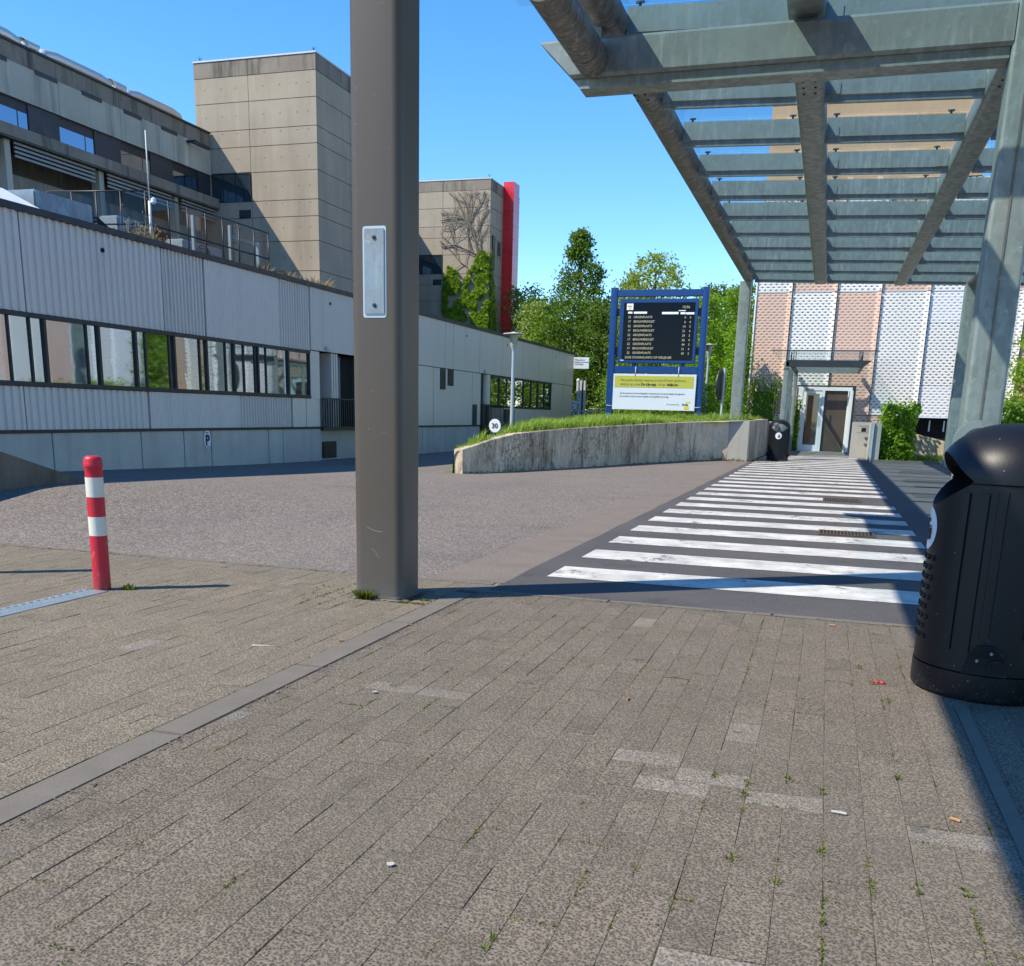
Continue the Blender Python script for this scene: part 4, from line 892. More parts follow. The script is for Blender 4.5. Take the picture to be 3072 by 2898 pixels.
# ------------------------------------------------------------------ high concrete building
hb = thing('concrete_building', 'high brown concrete building with two blind towers behind the low grey building', 'building', (-30.2, 45, 0))
XS = -30.2
def tower(y0, y1):
    XT0, XT1, ZT = -31.0, -24.37, 17.62
    MB().box(XT0, y0 + 0.06, 0, XT1 - 0.05, y1, ZT - 0.02).build('tower_core', 'conc_dark', hb)
    zs = [0, 2, 4, 6, 8.09, 9.46, 10.58, 11.33, 12.63, 13.79, 14.55, 15.78, 16.91, ZT]
    for (mat, lo, hi) in (('conc_tower', 0, 12), ('conc_dark', 12, 13)):
        b = MB()
        for a, c in zip(zs[lo:hi], zs[lo + 1:hi + 1]):
            for (xa, xb) in ((XT0, -28.0), (-28.0, XT1)):
                if xa == XT0 and 11.3 < a + 0.02 < 12.6: b.box(xa, y0, a + .015, -30.25, y0 + 0.059, c - .015); continue
                b.box(xa + .012, y0, a + .015, xb - (.012 if xb < -25 else 0), y0 + 0.059, c - .015)
            yy = y0 + 0.06
            while yy < y1 - 0.1:
                y2 = min(yy + 3.4, y1); b.box(XT1 - 0.05, yy + .012, a + .015, XT1, y2 - .012, c - .015); yy = y2
        b.build('tower_face', mat, hb)
    MB().box(XT0 - .03, y0 - .03, ZT, XT1 + .03, y1 + .03, ZT + 0.07).build('coping', 'white_dull', hb)
    b = MB()
    for z in zs[4:12]:
        for x in (-30.4, -29.5, -28.7, -27.2, -26.3, -25.4, -24.8): b.tube([(x, y0 - 0.004, z + 0.62), (x, y0 + 0.02, z + 0.62)], 0.03, 8)
    b.build('tie_holes', 'conc_wedge', hb)
    w = MB().box(-30.24, y0 - 0.02, 11.33, -28.08, y0 - 0.002, 12.6).build('corner_window', 'dglass', hb)
    f = MB(); f.box(-30.24, y0 - .05, 12.6, -28.05, y0 - .002, 12.66); f.box(-28.08, y0 - .05, 11.33, -28.03, y0 - .002, 12.6)
    for x in (-29.6, -28.9): f.box(x, y0 - .04, 11.33, x + .04, y0 - .021, 12.6)
    f.build('frame', 'dark_frame', w)
    MB().box(-28.74, y0 - .01, 10.56, -28.08, y0 - .002, 10.96).build('small_window', 'dglass', hb)
    for x in (-30.8, -24.6):
        a = MB(); a.tube([(x, y0 + 0.3, ZT), (x, y0 + 0.3, ZT + 0.3)], 0.012, 5)
        for k in range(5): a.tube([(x, y0 + 0.3, ZT + 0.2), (x + .12 * math.cos(k * 1.25), y0 + .3 + .12 * math.sin(k * 1.25), ZT + 0.34)], 0.008, 4)
        a.build('lightning_rod', 'dark_frame', hb)
tower(45.0, 52.0); tower(70.26, 77.1)
def slab(y0, y1):
    MB().box(XS - 9, y0, 0, XS - 1.6, y1, 14.30).build('slab_core', 'conc_wedge', hb)
    # parapet and spandrel
    b = MB(); y = y0
    while y < y1: y2 = min(y + 3.6, y1); b.box(XS - 0.3, y + .012, 12.58, XS, y2 - .012, 13.80); y = y2
    b.build('spandrel', 'conc_grey', hb)
    MB().box(XS - 0.3, y0, 13.81, XS - .02, y1, 14.44).build('parapet', 'conc_dark', hb); MB().box(XS - 9, y0, 14.445, XS + .05, y1, 14.53).build('coping', 'dark_frame', hb)
    MB().box(XS - 9, y0, 14.30, XS - 0.3, y1, 14.44).build('flat_roof', 'dark_frame', hb)
    y = y0 + 0.6
    while y < y1 - 1.2:
        MB().box(XS, y, 13.70, XS + .03, y + 1.15, 13.86).build('vent_strip', 'dark_panel', hb); y += 2.52
    # window band
    y = y0; k = 0
    while y < y1 - 0.3:
        y2 = min(y + (2.0 if k % 2 == 0 else 1.6), y1)
        if k % 2 == 0:
            w = MB().box(XS - .2, y, 11.55, XS - .14, y2, 12.58).build('window', 'dark_frame', hb)
            for (a, c) in ((y + .05, y + 0.72 * (y2 - y)), (y + .75 * (y2 - y), y2 - .05)):
                g = MB(); g.quad((XS - .135, a, 11.62), (XS - .135, c, 11.62), (XS - .135, c, 12.2), (XS - .135, a, 12.2)); g.build('pane', 'mirror_dark', w)
        else: MB().box(XS - .2, y, 11.55, XS - .10, y2, 12.58).build('dark_infill', 'dark_panel', hb)
        y = y2; k += 1
    # projecting ledge, fins, columns
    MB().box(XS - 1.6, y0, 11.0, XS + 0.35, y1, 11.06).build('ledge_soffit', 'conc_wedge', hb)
    MB().box(XS - .3, y0, 11.065, XS + 0.38, y1, 11.48).build('ledge', 'conc_dark', hb)
    b = MB()
    for z in (10.44, 10.59, 10.74, 10.89):
        yy = y0 + 1.6
        while yy < y1 - .6:
            b.box(XS + 0.1, yy, z, XS + 0.16, min(yy + 4.3, y1), z + 0.085); yy += 5.05
    b.build('louvre_rails', 'louvre_grey', hb)
    y = y0 + 1.2
    while y < y1:
        c = MB(); c.box(XS - 0.35, y, 0, XS + 0.05, y + 0.28, 11.0); c.build('column', 'conc_grey', hb); y += 5.05
    MB().box(XS - 1.59, y0, 9.4, XS - 0.4, y1, 9.95).build('lower_beam', 'conc_dark', hb)
    MB().box(XS - 1.55, y0, 6.2, XS - 1.2, y1, 9.3).build('recessed_glazing', 'dglass', hb)
    MB().box(XS - 1.5, y0, 5.0, XS + .1, y1, 6.2).build('lower_spandrel', 'conc_grey', hb)
slab(20.4, 44.95); slab(52.03, 70.2)
MB().box(XS, 43.0, 13.62, XS + .5, 43.2, 13.7).build('bracket', 'dark_frame', hb); MB().box(XS + .3, 42.9, 13.55, XS + .5, 44.2, 13.62).build('bracket_bar', 'dark_frame', hb)
MB().box(-24.37, 72.0, 12.8, -24.33, 72.6, 13.7).build('side_window', 'dark_panel', hb)
# silver roof ducts
def duct(p, r, lab):
    o = MB().tube(p, r, 14).build('ventilation_duct', 'duct', origin=p[0]); tag(o, lab, 'duct', 'silver ventilation ducts on the concrete roof')
def dseg(y0, y1, lab):
    duct([(-31.2, y0 - .25, 14.5), (-31.2, y0 - .2, 14.75), (-31.2, y0, 14.93), (-31.2, y0 + .5, 15.0), (-31.2, y1 - .5, 15.0), (-31.2, y1, 14.93), (-31.2, y1 + .2, 14.75), (-31.2, y1 + .25, 14.5)], [.16, .2, .24, .26, .26, .24, .2, .16], lab)
dseg(22, 33.8, 'silver roof duct cut by the left edge of the photo'); dseg(34.3, 34.7, 'short silver bend between two long roof ducts, left one'); dseg(35.3, 38.9, 'long silver duct in the middle of the concrete roof'); dseg(39.4, 39.65, 'short silver bend in the right gap between roof ducts'); dseg(40.3, 43.8, 'long silver duct ending just before the tower')
# red stack
rs = thing('red_stack', 'tall red panelled shaft attached to the far tower', 'shaft', (-24, 73.7, 0))
MB().box(-24.34, 73.15, 0, -23.57, 74.43, 17.95).build('core', 'ink', rs)
b = MB(); z = 18.0
while z > 1:
    b.box(-24.36, 73.12, z - .97, -23.555, 74.45, z); z -= 0.98
b.build('cladding', 'stack_red', rs)

# ivy and bare vine on the far tower
iv = thing('ivy_plant', 'climbing ivy with a bare branching top on the far concrete tower', 'ivy', (-25, 70.2, 5)); b = MB()
YI = 70.22
def ivy_in(x, z):
    top = lerp([(-28.0, 10.2), (-27.6, 11.9), (-27.2, 12.2), (-26.5, 11.4), (-25.6, 12.0), (-25.2, 13.1), (-24.9, 13.3), (-24.4, 12.8)], x) - 0.45
    return z < top + 0.4 * noise.noise(Vector((x * 2, z * 2, 0)))
n = 0
while n < 5200:
    x, z = U(-27.9, -24.35), U(4.8, 13.4)
    if not ivy_in(x, z) or noise.noise(Vector((x * 1.3, z * 1.3, 7))) < -0.12: continue
    y = YI - U(.02, .22); s_ = U(.06, .13); a = U(-.9, .9); c = U(-.6, .6)
    ux, uz = Vector((math.cos(a), U(-.4, .4), math.sin(a))), Vector((-math.sin(a), -0.5 + c, math.cos(a)))
    p = Vector((x, y, z)); b.quad(p - ux * s_ - uz * s_, p + ux * s_ - uz * s_, p + ux * s_ + uz * s_, p - ux * s_ + uz * s_); n += 1
n = 0
while n < 1500:
    y, z = 70.26 + abs(random.gauss(0, .8)), U(4.8, 13)
    if y > 72 or z > 13 - (y - 70.26) * 2.6: continue
    s_ = U(.06, .12); x = -24.36 + U(.02, .15); a = U(-1, 1); uy, uz = Vector((U(-.3, .3), math.cos(a), math.sin(a))), Vector((U(-.3, .6), -math.sin(a), math.cos(a))); p = Vector((x, y, z))
    b.quad(p - uy * s_ - uz * s_, p + uy * s_ - uz * s_, p + uy * s_ + uz * s_, p - uy * s_ + uz * s_); n += 1
b.build('foliage', 'ivy', iv, weld=False, leaf=True)
b = MB()
def vine(x, z, ang, ln, r, d):
    pts = [(x, YI - .03, z)]; 
    for k in range(int(ln / 0.3)):
        ang += U(-.28, .28); x += .3 * math.cos(ang); z += .3 * math.sin(ang)
        if not (-28.2 < x < -24.42 and z < 16.9): break
        pts.append((x, YI - .03, z))
        if d > 0 and R() < 0.3: vine(x, z, ang + random.choice([-1, 1]) * U(.4, 1.0), ln * U(.4, .7), r * .6, d - 1)
    if len(pts) > 1: b.tube(pts, r, 4)
for k in range(6): vine(U(-25.4, -24.6), U(9, 12.5), U(1.2, 2.6), 5.5, .035, 3)
b.build('bare_branches', 'vine_bark', iv); 
b = MB(); y = 70.5
for k in range(6):
    pts = [(-24.35, y + U(-.1, .3), 5)]; yy = pts[0][1]
    for z in range(6, 15): yy += U(-.12, .2); pts.append((-24.35, max(70.3, yy), z))
    b.tube(pts, [.10 - .009 * q for q in range(len(pts))], 5)
b.build('stems', 'bark', iv)

# ------------------------------------------------------------------ retaining wall and bank
WP = [(-9.07, 24.3, .62), (-9.0, 24.7, .68), (-8.66, 25.5, .87), (-8.38, 26.75, 1.02), (-7.95, 28.0, 1.10), (-7.5, 29.2, 1.17), (-6.55, 32.4, 1.27), (-5.95, 34.5, 1.33), (-5.41, 36.2, 1.38), (-4.8, 37.9, 1.43), (-4.22, 38.70, 1.47), (-3.6, 38.84, 1.50)]
fine = []
for (a, c) in zip(WP, WP[1:]):
    for k in range(4): fine.append(tuple(a[i] + (c[i] - a[i]) * k / 4 for i in range(3)))
fine.append(WP[-1])
def wall_rings(P, th=0.26):
    rg = []
    for i, p in enumerate(P):
        a, c = P[max(i - 1, 0)], P[min(i + 1, len(P) - 1)]; d = Vector((c[0] - a[0], c[1] - a[1], 0)).normalized(); nrm = Vector((-d.y, d.x, 0)) * th
        e = 0.015; rg.append([(p[0], p[1], -.3), (p[0], p[1], p[2] - e), (p[0] + nrm.x * .05, p[1] + nrm.y * .05, p[2]), (p[0] + nrm.x, p[1] + nrm.y, p[2]), (p[0] + nrm.x, p[1] + nrm.y, -.3)])
    return rg
rwall = thing('retaining_wall', 'curved streaky concrete retaining wall rising from left to right with grass on top', 'wall', (-5.4, 36.2, 0))
MB().loops(wall_rings(fine)).build('curved_wall', 'conc_wall', rwall)
b = MB(); b.box(-3.595, 38.82, -.2, -3.0 + .16, 39.1, 1.53); b.build('end_panel', 'conc_clean', rwall, bevel=0.012)
b = MB(); b.loops([[(-2.83, 38.83, -.2), (-3.1, 39.11, -.2), (-3.1, 39.11, 1.53), (-2.83, 38.83, 1.53)], [(-2.62, 46.5, -.2), (-2.9, 46.5, -.2), (-2.9, 46.5, 1.6), (-2.62, 46.5, 1.6)]], sm=False); b.build('side_wall', 'conc_wall', rwall)
MB().box(-2.62, 46.5, -.2, -2.3, 55.2, 1.5).build('side_wall', 'conc_clean', rwall)
BL = [(24.3, -9.35), (26, -9.65), (30, -10.4), (34, -11.6), (40, -12.4), (60, -13.5), (72, -24)]
def bank(x, y):
    # height of the planted ground behind the wall
    i = min(range(len(fine)), key=lambda k: (fine[k][0] - x) ** 2 + (fine[k][1] - y) ** 2); p = fine[i]
    d = math.hypot(p[0] - x, p[1] - y); h = p[2] - 0.05
    bump = 0.13 * min(1, d / 1.3) * math.exp(-max(0, d - 3) / 5)
    xl = lerp(BL, y); tt = min(1, max(0, (wx(min(y, 38.8)) - x) / max(.3, wx(min(y, 38.8)) - xl)))
    return (h + bump) * (1 - tt ** 2.2) - 0.15 * tt ** 2.2 if y < 48 else h + bump - 1.2 * tt ** 3
def wx(y):   # x of wall back face at y
    for a, c in zip(fine, fine[1:]):
        if a[1] <= y <= c[1]: return a[0] + (c[0] - a[0]) * (y - a[1]) / (c[1] - a[1]) - 0.1
    return -9.1 if y < 24.3 else -3.0
rows = []; b = MB(); nU = 22; yrow = [24.3, 24.7, 25.4, 26.2, 27.2, 28.5, 30, 31.5, 33, 34.5, 36, 37.2, 38.2, 38.86, 40, 42, 45, 49, 54, 60, 66, 72]
for y in yrow:
    xr = wx(y) if y <= 38.84 else -2.95; xl = lerp(BL, y)
    for k in range(nU + 1): x = xr + (xl - xr) * k / nU; b.v.append((x, y, bank(x, y) if k < nU else -0.25))
for j in range(len(yrow) - 1):
    for k in range(nU): a = j * (nU + 1) + k; b.f.append((a, a + 1, a + nU + 2, a + nU + 1)); b.sm.append(True)
tag(b.build('planted_bank', 'soil', weld=False), kind='structure')
b = MB()
def blades(x, y, n, h, w=.018):
    z = bank(x, y) - .02
    if 25.6 < y < 27.2 and -9.9 < x < -8.3: h *= .35
    for _ in range(n):
        a = U(0, 6.28); l = h * U(.5, 1.15); be = l * U(.15, .8); dx, dy = math.cos(a), math.sin(a); hx, hy = x + U(-.1, .1), y + U(-.1, .1)
        pw = (-dy * w, dx * w); b.poly([(hx - pw[0], hy - pw[1], z), (hx + pw[0], hy + pw[1], z), (hx + dx * be * .35, hy + dy * be * .35, z + l * .65)]); b.poly([(hx + dx * be * .3 - pw[0] * .6, hy + dy * be * .3 - pw[1] * .6, z + l * .55), (hx + dx * be * .3 + pw[0] * .6, hy + dy * be * .3 + pw[1] * .6, z + l * .55), (hx + dx * be, hy + dy * be, z + l)])
for k in range(5200):
    f = R(); y = 24.4 + 16.6 * f; xr = wx(min(y, 38.8)); x = xr - .12 - abs(random.gauss(0, 1.0))
    if x < lerp(BL, y) + .1: continue
    tall = 0.24 + .16 * noise.noise(Vector((x * .8, y * .8, 2))) + (.10 if y < 36 else 0)
    if x < -12: continue
    blades(x, y, 4, max(.1, tall) * (0.65 if y > 37 else 1))
for k in range(420): y = 24.5 + U(0, 1.7); x = wx(max(24.3, y)) - U(.05, .5); blades(x, y, 4, .2)
for k in range(1800): blades(U(-12, -3.1), U(38.9, 50), 3, .3)
tag(b.build('bank_grass', 'grass', weld=False, leaf=True), 'long bright grass along the top of the retaining wall', 'grass', kind='stuff')
b = MB()
for k in range(150):
    x, y = random.gauss(-4.0, .9), 38.78
    s_ = .02; p = (x, 38.80 - U(0, .1), U(0, .16) ** 1.0)
    tuft(b, x, p[1], 0.0, 3, U(.04, .15), .008, .04)
for k in range(160): i = random.randrange(len(fine)); p = fine[i]; tuft(b, p[0] + .05, p[1] - .05, 0, 2, U(.02, .08), .01, .05)
tag(b.build('wall_foot_weeds', 'moss', weld=False, leaf=True), 'sparse weeds at the foot of the retaining wall', 'weeds', kind='stuff')

# ------------------------------------------------------------------ departure board
Y0 = 41.0
bd = thing('departure_board', 'blue framed electronic bus departure board with yellow and white panel below', 'information board', (-6.9, Y0, 1.3))
for (x0, x1) in ((-8.95, -8.67), (-5.235, -4.98)): MB().rrect('z', 1.0, 6.64, x0, x1, Y0, Y0 + .28, .03, 2).build('post', 'blue', bd)
MB().box(-8.668, Y0 + .03, 6.30, -5.237, Y0 + .25, 6.56).build('top_beam', 'blue', bd, bevel=.015); MB().box(-8.668, Y0 + .03, 3.31, -5.237, Y0 + .25, 3.585).build('middle_beam', 'blue', bd, bevel=.015)
for x in (-7.95, -5.95): MB().box(x, Y0 + .08, 3.587, x + .17, Y0 + .2, 3.70).build('bracket', 'blue', bd)
for (xa, xb) in ((-8.668, -8.53), (-5.37, -5.237)):
    for z in (4.05, 5.55): MB().box(xa, Y0 + .08, z, xb, Y0 + .2, z + .3).build('bracket', 'dark_frame', bd)
hs = MB(); hs.box(-8.53, Y0 - .02, 3.70, -5.36, Y0 + .24, 6.20); hso = hs.build('screen_housing', 'blue', bd, bevel=.02)
MB().box(-8.37, Y0 - .034, 3.835, -5.49, Y0 - .022, 6.055).build('screen', 'screen', hso)
def SX(px_, py_): return -8.36 + (px_ - (495 - (py_ - 310) * .0515)) * .0034
def SZ(py_): return 6.05 - (py_ - 310) * .00325
yt = Y0 - .037
def bar(px0, px1, py0, py1, m_='ledbar', nm='header_bar'): MB().box(SX(px0, py0), yt - .002, SZ(py1), SX(px1, py0), yt + .002, SZ(py0)).build(nm, m_, hso)
bar(527, 605, 320, 395, 'ledbar', 'logo_field'); MB().box(SX(548, 370), yt - .004, SZ(388), SX(582, 370), yt - .0025, SZ(362)).build('logo_mark', 'yellow2', hso); MB().box(SX(533, 345), yt - .004, SZ(355), SX(590, 345), yt - .0025, SZ(346)).build('logo_word', 'ink', hso)
for q in ((540, 592, 416, 438), (610, 768, 416, 440), (948, 1143, 421, 447), (1167, 1226, 424, 448), (1232, 1328, 426, 450), (1145, 1228, 401, 411)): bar(*q)
def led(s, px_, py_, size=.098, al='LEFT', sx=1.0): text('screen_text', s, 'led', hso, (SX(px_, py_), yt, SZ(py_) - size * .36), size, (90, 0, 0), al, .002, sx, .0012)
led('15:56', 1185, 362, .135, sx=1.05)
mins = ['0', '6', '14', '21', '29', '36', '44', '51', '59']
for k in range(9):
    py_ = 479 + 53.4 * k; g = k % 2 == 0
    led('22' if g else '17', 540 - k * 2.3, py_, .125, sx=.95); led('GROENPLAATS' if g else 'BROUWERSVLIET', 608 - k * 2.3, py_, .12, sx=.93)
    led(mins[k], 1232 - k * 2.6, py_ + 6, .125, 'RIGHT', .95); led('3' if g else '4', 1292 - k * 2.6, py_ + 6, .125, 'RIGHT', .95)
led('22/05 STAKING-INFO OP DELIJN.BE', 497, 962, .125, sx=.99)
MB().box(-8.42, Y0 - .03, 3.79, -8.28, Y0 - .021, 3.83).build('maker_plate', 'white', hso)
pn = MB().box(-8.655, Y0 - .06, 1.85, -5.25, Y0 - .02, 3.275).build('lower_panel', 'sign_white', bd)
MB().box(-8.60, Y0 - .066, 2.735, -5.34, Y0 - .061, 3.20).build('yellow_band', 'yellow', pn)
def ptx(s, x, z, size, m_='ink', sx=1., bold=0., al='LEFT'): text('panel_text', s, m_, pn, (x, Y0 - .069, z), size, (90, 0, 0), al, .001, sx, bold)
ptx('Het juiste tijdstip waarop je bus of tram aankomt,', -8.36, 2.985, .145, 'olive', 0.93)
ptx('vind je op onze', -8.36, 2.82, .145, 'olive', 0.93); ptx('De Lijn-app', -7.49, 2.82, .145, 'ink', .93, .004); ptx('of op', -6.78, 2.82, .145, 'olive', .93); ptx('delijn.be', -6.43, 2.82, .145, 'ink', .93, .004)
ptx('Op die schermen werd een belangrijke vernieuwing van de aankomsttijden doorgevoerd.', -8.36, 2.48, .085, 'ink', .88); ptx('Je vertrekuur is dus zo actueel mogelijk op elk ogenblik van de dag.', -8.36, 2.36, .085, 'ink', .88)
ptx('Met uw openbaar vervoer', -6.38, 2.07, .06, 'ink', .8); ptx('De Lijn', -5.75, 2.06, .10, 'ink', .8, .004)
b = MB(); b.loops([[(-5.62, Y0 - .063, 2.155), (-5.45, Y0 - .063, 2.155), (-5.43, Y0 - .063, 2.22), (-5.60, Y0 - .063, 2.22)], [(-5.62, Y0 - .066, 2.155), (-5.45, Y0 - .066, 2.155), (-5.43, Y0 - .066, 2.22), (-5.60, Y0 - .066, 2.22)]], sm=False); b.box(-5.67, Y0 - .066, 1.90, -5.48, Y0 - .061, 2.03); b.build('logo_squares', 'yellow2', pn)
for x in (-7.75, -5.98): MB().tube([(x, Y0 - .07, 3.2), (x, Y0 - .02, 3.56)], .015, 6).build('hanger', 'white_dull', pn)
for (x, s_) in ((-8.66, -1), (-5.25, 1)): MB().tube([(x - .0, Y0 - .05, 1.98), (x + s_ * .26, Y0 - .02, 2.0)], .013, 6).build('strap', 'white_dull', pn)

bd.scale = (48 / 41,) * 3; bd.location = Vector((-6.9 * 48 / 41, 48, 1.6 - .3 * 48 / 41)) * K

# ------------------------------------------------------------------ street lamps, signs
def lamp(x, y, zb, zt, lab, s=1.0):
    t = thing('street_lamp', lab, 'street lamp', (x, y, zb), 'pale street lamps with flat round caps')
    MB().tube([(x, y, zb), (x, y, zt - .55 * s)], [.068 * s, .05 * s], 12).build('pole', 'lampgrey', t)
    MB().lathe(x, y, [(.05 * s, zt - .62 * s), (.055 * s, zt - .55 * s), (.115 * s, zt - .43 * s), (.12 * s, zt - .40 * s)], 20).build('collar', 'lampgrey', t)
    MB().lathe(x, y, [(.12 * s, zt - .395 * s), (.155 * s, zt - .06 * s), (.155 * s, zt - .045 * s)], 20).build('bowl', 'lampshade', t)
    MB().lathe(x, y, [(.16 * s, zt - .04 * s), (.37 * s, zt - .03 * s), (.37 * s, zt - .005 * s), (.12 * s, zt + .03 * s), (.05 * s, zt + .05 * s), (.001, zt + .06 * s)], 28).build('cap', 'white_dull', t)
lamp(-10.83, 34, .9, 4.30, 'pale street lamp in the grass in front of the low building'); lamp(-5.95, 50.5, 1.2, 5.1, 'street lamp half hidden behind the right post of the departure board')
lamp(13.5, 40, 0, 6.5, 'tall street lamp right of the view by the mesh facade', 1.2)
s30 = thing('speed_sign', 'small round white speed plate reading 30 at the grassy tip of the wall', 'sign', (-9.1, 27, .8))
MB().tube([(-9.1, 27.03, .4), (-9.1, 27.03, 1.3)], .02, 8).build('post', 'dark_frame', s30)
b = MB(); b.loops([[(-9.1 + .175 * math.cos(a * math.pi / 16), y, 1.22 + .19 * math.sin(a * math.pi / 16)) for a in range(32)] for y in (27.0, 26.98)], sm=False).build('plate', 'white', s30)
text('number', '30', 'ink', s30, (-9.1, 26.975, 1.155), .19, (90, 0, 0), 'CENTER', bold=.003)
rs2 = thing('round_sign', 'round road sign seen edge-on on a thin post right of the departure board', 'sign', (-4.2, 41, 1.3))
MB().tube([(-4.16, 41, 1.2), (-4.14, 41, 3.56)], .05, 10).build('post', 'lampgrey', rs2)
b = MB(); d = Vector((0.97, -0.24, 0)); s_ = Vector((.24, .97, 0)); cc = Vector((-4.25, 40.97, 2.9))
b.loops([[tuple(cc + d * e + s_ * .58 * math.cos(a * math.pi / 14) + Vector((0, 0, .60 * math.sin(a * math.pi / 14)))) for a in range(28)] for e in (-.02, .02)], sm=False).build('plate', 'dark_panel', rs2)
nb = thing('notice_sign', 'pale notice board projecting from the far corner of the low building', 'sign', (-15, 61, 4.7))
MB().box(-15.5, 60.9, 4.34, -14.46, 61.0, 5.03).build('board', 'sign_white', nb, bevel=.02); text('notice_text', 'P Bezoekers\nIngang personeel\nLeveringen', 'ink', nb, (-15.38, 60.89, 4.84), .13, (90, 0, 0), ext=.001)
for (x, z1, w, lab) in ((-15.28, 3.75, .09, 'slim white post beside the corner of the low building'), (-14.95, 3.67, .36, 'broad white ventilation post right of the slim post')):
    p = thing('white_post', lab, 'post', (x, 61.6, 0))
    if w < .2: MB().tube([(x, 61.6, 0), (x, 61.6, z1 - .1)], w, 10).build('shaft', 'white_dull', p); MB().lathe(x, 61.6, [(w * 1.3, z1 - .1), (w * 1.2, z1 - .02), (.01, z1 + .05)], 12).build('cap', 'white', p)
    else: MB().box(x - w / 2, 61.5, 0, x - w / 2 + .12, 61.7, z1).build('shaft', 'white_dull', p); MB().box(x + w / 2 - .12, 61.5, 0, x + w / 2, 61.7, z1).build('shaft', 'white_dull', p); MB().box(x - w / 2 + .12, 61.56, 0, x + w / 2 - .12, 61.62, z1 - .12).build('infill', 'dark_panel', p)
ps = thing('notice_poster', 'white poster with red and blue marks at the railing', 'poster', (-15.27, 60.6, 1.8)); MB().box(-15.44, 60.6, 1.84, -15.09, 60.63, 2.40).build('sheet', 'white', ps)
MB().box(-15.40, 60.59, 2.25, -15.13, 60.599, 2.29).build('red_line', 'red', ps); MB().box(-15.42, 60.59, 1.86, -15.12, 60.599, 1.90).build('blue_line', 'bluebin', ps); MB().box(-15.36, 60.59, 1.95, -15.27, 60.599, 2.03).build('blue_mark', 'bluebin', ps); MB().tube([(-15.27, 60.64, 0), (-15.27, 60.64, 1.9)], .03, 6).build('post', 'white_dull', ps)
rl = thing('metal_railing', 'pale metal railing between the low building and the departure board', 'railing', (-14.5, 60.5, 0))
for z in (1.80, 1.46): MB().tube([(-15.3, 60.5, z), (-13.3, 60.5, z)], .028, 8).build('rail', 'white_dull', rl)
for x in (-15.2, -14.3, -13.45): MB().tube([(x, 60.5, .2), (x, 60.5, 1.8)], .028, 8).build('post', 'white_dull', rl)
rb_ = thing('red_barrier', 'low red plastic road barrier behind the railing', 'barrier', (-14.6, 61, 0))
b = MB(); b.prism([(61.1, .9), (61.5, .9), (61.42, 1.22), (61.36, 1.36), (61.24, 1.36), (61.18, 1.22)], -15.5, -13.75, 'x'); b.build('body', 'red', rb_); MB().box(-15.5, 61.15, .4, -13.75, 61.45, .899).build('foot', 'ink', rb_)
bb = thing('bus_shelter', 'grey glazed shelter frame with a blue panel left of the departure board', 'shelter', (-13.5, 62, 0))
for x in (-13.85, -13.1): MB().box(x, 62, .3, x + .08, 62.08, 2.6).build('post', 'lampgrey', bb)
MB().box(-13.9, 61.95, 2.6, -12.9, 62.8, 2.68).build('roof', 'lampgrey', bb); b = MB(); b.quad((-13.77, 62.04, .8), (-13.1, 62.04, .8), (-13.1, 62.04, 2.55), (-13.77, 62.04, 2.55)); b.build('pane', 'fence_glass', bb); MB().box(-13.6, 61.9, 1.15, -13.2, 61.94, 1.85).build('blue_panel', 'bluebin', bb)
# parked bicycles seen as thin frames behind the railing
def bike(x, y, lab):
    t = thing('bicycle', lab, 'bicycle', (x, y, .3), 'bicycles parked behind the railing'); z0 = .95
    for dy in (-.55, .55): MB().tube([(x, y + dy + .36 * math.cos(k * math.pi / 10), z0 + .36 + .36 * math.sin(k * math.pi / 10)) for k in range(21)], .022, 5, False).build('wheel', 'ink', t)
    f = MB(); 
    for p in ([(x, y - .55, z0 + .36), (x, y - .1, z0 + .3), (x, y + .35, z0 + .85), (x, y - .25, z0 + .85), (x, y - .55, z0 + .36)], [(x, y - .1, z0 + .3), (x, y - .25, z0 + .95)], [(x, y + .55, z0 + .36), (x, y + .33, z0 + 1.0)]): f.tube(p, .02, 5)
    f.build('frame', 'dark_frame', t); MB().box(x - .06, y - .4, z0 + .94, x + .06, y - .14, z0 + 1.0).build('saddle', 'ink', t, bevel=.02)
    MB().tube([(x - .28, y + .28, z0 + 1.02), (x, y + .33, z0 + 1.02), (x + .28, y + .28, z0 + 1.02)], .018, 6).build('handlebar', 'white_dull', t)
bike(-14.6, 63.0, 'parked bicycle behind the railing, left one'); bike(-14.15, 63.1, 'parked bicycle behind the railing, right one')

# ------------------------------------------------------------------ mesh clad building
YF = 55.4
mb = thing('mesh_clad_building', 'tall building clad in white expanded metal with terracotta panels', 'building', (-4.25, YF, 0))
seams = [-4.22, -2.42, -0.18, 1.98, 4.3, 6.5, 8.7, 10.9, 13.1, 15.3, 17.5, 19.7, 21.9, 24.1, 26.3, 28.5]
MB().box(-4.15, YF + .25, 1.96, 28.4, YF + 14, 13.35).build('core', 'conc_grey', mb)
MB().box(-4.15, YF + .25, -.1, 4.3, YF + 14, 1.955).build('core', 'conc_grey', mb)
cols = ['mesh_peach', 'mesh_white', 'mesh_peach', 'mesh_white', 'mesh_grey', 'mesh_white', 'mesh_peach', 'mesh_white', 'mesh_grey', 'mesh_white', 'mesh_peach', 'mesh_white', 'mesh_peach', 'mesh_white', 'mesh_peach']
def foldpanel(x0, x1, z0, z1, mat):
    b = MB(); f = .26     # flat sheet with one folded return
    b.quad((x0 + .02, YF, z0), (x1 - f, YF, z0), (x1 - f, YF, z1), (x0 + .02, YF, z1)); b.quad((x1 - f, YF, z0), (x1 - .02, YF - .12, z0), (x1 - .02, YF - .12, z1), (x1 - f, YF, z1))
    b.build('mesh_panel', mat, mb)
